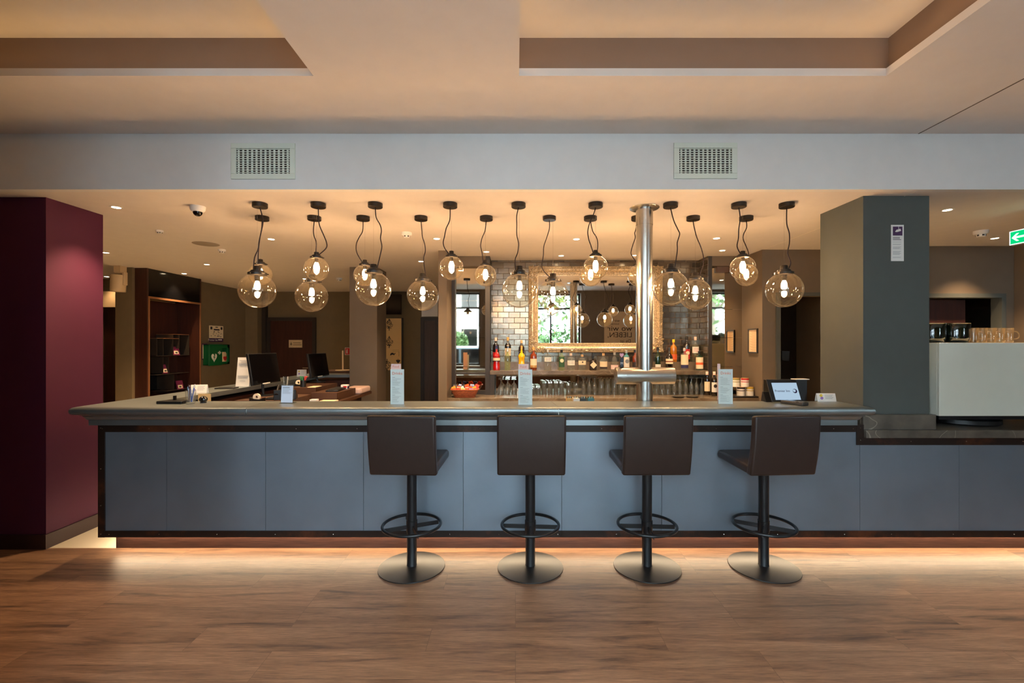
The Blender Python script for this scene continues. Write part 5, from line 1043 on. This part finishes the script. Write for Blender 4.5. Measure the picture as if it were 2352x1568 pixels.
for i, (c, dx) in enumerate((((40, 150, 70), -.022), ((210, 60, 60), .018), ((220, 90, 80), .03), ((60, 160, 90), -.006))): MB().tube([(-2.52+dx*.3, 5.40, 1.045), (-2.52+dx*1.2, 5.40, 1.135), (-2.52+dx*1.5, 5.40, 1.155)], [.004, .004, .010], 8).build('pen', P('pen_top_%d' % i, c, .4), t)
x, y = X(658, 4.95), 4.95; x = -2.50; t = thing('wire_pen_glass', 'tall glass of pens between the two monitors', 'pen holder', (x, y, 1.03)); 
t.location = (x, 4.95, .985); MB().lathe([(0, .001), (.022, .001), (.022, .06), (.032, .12), (.034, .17)], 24, (x, 4.95, .985)).build('glass', M_glass, t)
for i in range(6): a = i*1.05; MB().tube([(x+.008*math.cos(a), 4.95+.008*math.sin(a), .99), (x+.024*math.cos(a), 4.95+.024*math.sin(a), 1.185)], .0038, 6).build('pen', [M_white, M_steel, M_blackpl][i % 3], t)
# leaflet stand and small things on the wing
y = 4.9; x = X(562, y); h = .305; t = thing('leaflet_stand', 'tall white folded information leaflet on the left wing of the counter', 'leaflet', (x, y, HT)); K = Matrix.Translation((x, y, HT)) @ Matrix.Rotation(R(-4), 4, 'Z')
m = MB(); m.tr(K); m.prism([(-.04, 0), (-.038, 0), (.0, h), (.038, 0), (.04, 0), (.001, h+.003), (-.001, h+.003)], -.075, .075, 'x'); m.build('folded_sheet', M_paper, t); m = MB(); m.tr(K)
for k, (u, w_) in enumerate(((.90, .05), (.80, .06), (.76, .055), (.72, .05), (.36, .06), (.33, .055), (.28, .05), (.18, .03), (.84, .03))): m.box(-w_, w_, -.04+.038*u-.0025, -.04+.038*u-.001, h*u, h*u+.003)
m.build('printed_lines', M_ink, t)
tag(MB().tr(Matrix.Translation((-2.93, 4.62, HT)) @ Matrix.Rotation(R(10), 4, 'Z')).box(-.09, .09, -.06, .06, 0, .012).build('clipboard', M_blackpl, bevel=.003), 'flat dark tray behind the tent card on the left wing', 'tray')
x = X(473, 3.9); 
tag(bx('leaning_card', P('cream_card', (236, 200, 140), .8), X(455, 4.0), X(484, 4.0), 4.0, 4.004, .95, Z(904, 4.0)), 'cream card standing behind the black ball gadget', 'card') 
st(bx('cabinet_block', M_wdark, -3.3, -2.38, 7.4, 7.8, 0, 1.06)); tag(bx('side_shelf', M_dk, -3.35, -2.36, 7.35, 7.82, 1.06, 1.10), 'brown shelf top beside the slim pillar behind the reception wing', 'shelf')
x, y = X(787.5, 7.6), 7.6; t = thing('paper_stand', 'thin pale upright rod stand on the shelf beside the slim pillar', 'stand', (x, y, 1.10)); MB().lathe([(0, 0), (.12, 0), (.12, .008), (0, .012)], 28, (x, y, 1.10)).build('stand_foot', M_bei, t); MB().cyl((x, y, 1.10), .013, .01, .33, 12).build('rod', M_bei, t)

# ================================================================ BEHIND THE CAMERA: poster, planter shelf, street
x0, x1, z0, z1 = 2.49, 3.36, 1.15, 2.45; y = WB; t = thing('wall_poster', 'large beige lettered poster on the dark wall opposite the bar, seen in the gilt mirror', 'poster', ((x0+x1)/2, y, z0))
bx('board', P('poster_beige', (214, 190, 158), .8), x0, x1, y, y+.02, z0, z1, parent=t)
def BM(xc, z): return Matrix.Translation((xc, y+.0205, z)) @ Matrix.Rotation(PI, 4, 'Z') @ Matrix.Rotation(R(90), 4, 'X')
xm = (x0+x1)/2; m = MB(); text(m, 'wir', .11, BM(xm-.12+.04, 2.16), sx=1.1); text(m, 'kommen', .085, BM(xm-.14, 2.08), sx=.8); text(m, 'wo wir', .21, BM(xm, 1.91), sx=1.15); text(m, 'LIEBEN,', .20, BM(xm, 1.73), sx=1.05); text(m, 'Da ist', .13, BM(xm+.16, 1.58), sx=1.0); text(m, 'REICHE', .13, BM(xm+.16, 1.46)); m.build('lettering', M_inkd, t)
M_pp = P('poster_pale', (226, 208, 184), .8); MB().prism([(x0+.15, z0+.0), (x0+.42, z0), (x0+.34, z0+.45), (x0+.25, z0+.45)], y+.02, y+.0203, 'y').build('pale_shape', M_pp, t)
t = thing('planter_shelf', 'dark room divider with planters at the right-hand window, seen in the narrow mirror', 'shelf', (5.9, -.35, 0))
bx('divider_body', M_blackpl, 5.25, 6.9, -.50, -.15, 0, 1.50, parent=t); bx('panel', M_olive, 5.15, 5.25, -.50, -.15, 0, 1.58, parent=t)
t = thing('neon_tube', 'pink glowing tube lamp on the divider, seen in the narrow mirror', 'lamp', (5.62, -.13, 1.0)); MB().cyl((5.62, -.13, 0), .02, 1.0, 1.5, 12).build('tube', E('pink_neon', (255, 90, 230), 3), t); bx('holder', M_blackpl, 5.60, 5.64, -.15, -.11, .96, 1.0, parent=t)
rnd = random.Random(9); M_leaf = P('leaf_green', (64, 92, 46), .5, noise=.4, nscale=3); M_leaf2 = P('leaf_light', (104, 128, 66), .5, noise=.4, nscale=3)
def leaves(m, c, r, n, size, sz=1.0):
    for k in range(n):
        d_ = Vector((rnd.gauss(0, 1), rnd.gauss(0, 1), rnd.gauss(0, 1))).normalized()*r*rnd.random()**.4; d_.z *= sz
        p = Vector(c)+d_; a = Vector((rnd.gauss(0, 1), rnd.gauss(0, 1), rnd.gauss(0, 1))).normalized(); b = a.cross(Vector((rnd.gauss(0, 1), rnd.gauss(0, 1), rnd.gauss(0, 1)))).normalized(); s_ = size*rnd.uniform(.6, 1.3)
        m.add([p-a*s_, p+b*s_*.45, p+a*s_, p-b*s_*.45], [(0, 1, 2, 3)])
for i in range(3):
    x = 5.45+.52*i; t = thing('planter', ['dark planter box with green plants, left on the divider', 'dark planter box with green plants, middle of the divider', 'dark planter box with green plants, right on the divider'][i], 'plant', (x, -.33, 1.5), 0, 'planters on the divider'); bx('pot', M_blackpl, x-.2, x+.2, -.42, -.22, 1.5, 1.68, parent=t)
    m = MB(); m.tr(); leaves(m, (x, -.32, 1.74), .2, 240, .045, .55); m.build('foliage', M_leaf2, t, flat=True)
# street
st(bx('floor_street', P('street_asphalt', (150, 150, 150), .9, noise=.1), -40, 40, -40, -1.2, -.25, -.15))
def tree(x, y, h, r, label, mat, birch=True):
    t = thing('street_tree', label, 'tree', (x, y, -.15), 0, 'trees across the street'); MB().tube([(x, y, -.15), (x+.05, y, h*.5), (x+.1, y, h)], [.16, .12, .05], 10).build('trunk', P('birch_bark', (225, 225, 220), .8, noise=.2) if birch else P('grey_bark', (110, 100, 88), .9, noise=.3), t)
    for k in range(6): a = k*1.1; z = h*(.35+.09*k); MB().tube([(x, y, z), (x+math.cos(a)*r*.7, y+math.sin(a)*r*.7, z+.8)], [.05, .02], 6).build('branch', P('grey_bark', (110, 100, 88), .9, noise=.3), t)
    m = MB(); leaves(m, (x, y, h*.75), r, 1300, .17, h*.42/r); m.build('crown', mat, t, flat=True)
tl = ['pale-barked tree across the street, seen in the left of the gilt mirror', 'pale-barked tree across the street, next one along', 'dense tree across the street behind the pale trunks', 'green tree across the street before the right-hand window', 'green tree across the street at the far right window', 'small tree across the street in the narrow left mirror']
for i, (x, y, h, r, mt) in enumerate(((1.0, -7.5, 7, 2.0, M_leaf), (2.6, -8.4, 7.5, 2.3, M_leaf2), (3.6, -13, 9, 3.0, M_leaf), (8.0, -7.0, 6.5, 2.2, M_leaf), (11, -9, 7.5, 2.6, M_leaf2), (-3.1, -13, 1.9, .55, M_leaf))): tree(x, y, h, r, tl[i], mt, i < 2)
m = MB(); 
t = thing('white_building', 'pale house front across the street, seen in the narrow left mirror', 'building', (-9, -17, -.15)); bx('facade', P('pale_render', (236, 236, 232), .9), -14, -1.2, -18, -17, -.15, 9, parent=t)
for i in range(5):
    for j in range(3): bx('building_window', M_screen, -13+i*2.4, -12+i*2.4, -17.0, -16.97, 1+j*2.8, 2.5+j*2.8, parent=t)
def car(x, y, L, H, label, col, rz=0):
    t = thing('parked_car', label, 'car', (x, y, -.15), rz); W = 1.8; b = P('car_paint_%d' % col[0], col, .25, coat=1)
    body = [(-L/2, .35), (-L/2, .75), (-L*.46, .95), (-L*.28, 1.02), (-L*.14, H), (L*.30, H), (L*.44, 1.05), (L/2, .95), (L/2, .35), (L*.42, .25), (-L*.42, .25)]
    MB().prism(body, -W/2, W/2, 'y').build('body', b, t, local=True, bevel=.08, seg=3, angle=60)
    for s_ in (-1, 1): MB().prism([(-L*.24, 1.05), (-L*.125, H-.1), (L*.07, H-.1), (L*.07, 1.05)], s_*W/2-.01, s_*W/2+.01, 'y').build('side_window', M_screen, t, local=True); MB().prism([(L*.09, 1.05), (L*.09, H-.1), (L*.28, H-.1), (L*.39, 1.08)], s_*W/2-.01, s_*W/2+.01, 'y').build('side_window', M_screen, t, local=True)
    for sx in (-.31, .31):
        for s_ in (-1, 1): m = MB(); m.tr(Matrix.Translation((sx*L, s_*(W/2-.1), .33)) @ Matrix.Rotation(R(90), 4, 'X')); m.cyl((0, 0, 0), .33, -.11, .11, 24); m.build('wheel', M_blackpl, t, local=True)
car(-2.2, -4.6, 4.2, 1.62, 'dark blue-grey car parked outside, seen in the narrow left mirror', (66, 84, 96)); car(2.4, -5.4, 4.6, 1.75, 'silver van parked outside, its roof seen at the bottom of the gilt mirror', (200, 206, 212))

m = MB()
for k in range(14): leaves(m, (-.6+k*.62, -7.2, 1.0+.4*(k % 2)), 1.0, 420, .12, 1.1)
tag(m.build('hedge', M_leaf, flat=True), 'bushy green hedge across the street, seen through the gilt mirror', 'hedge')
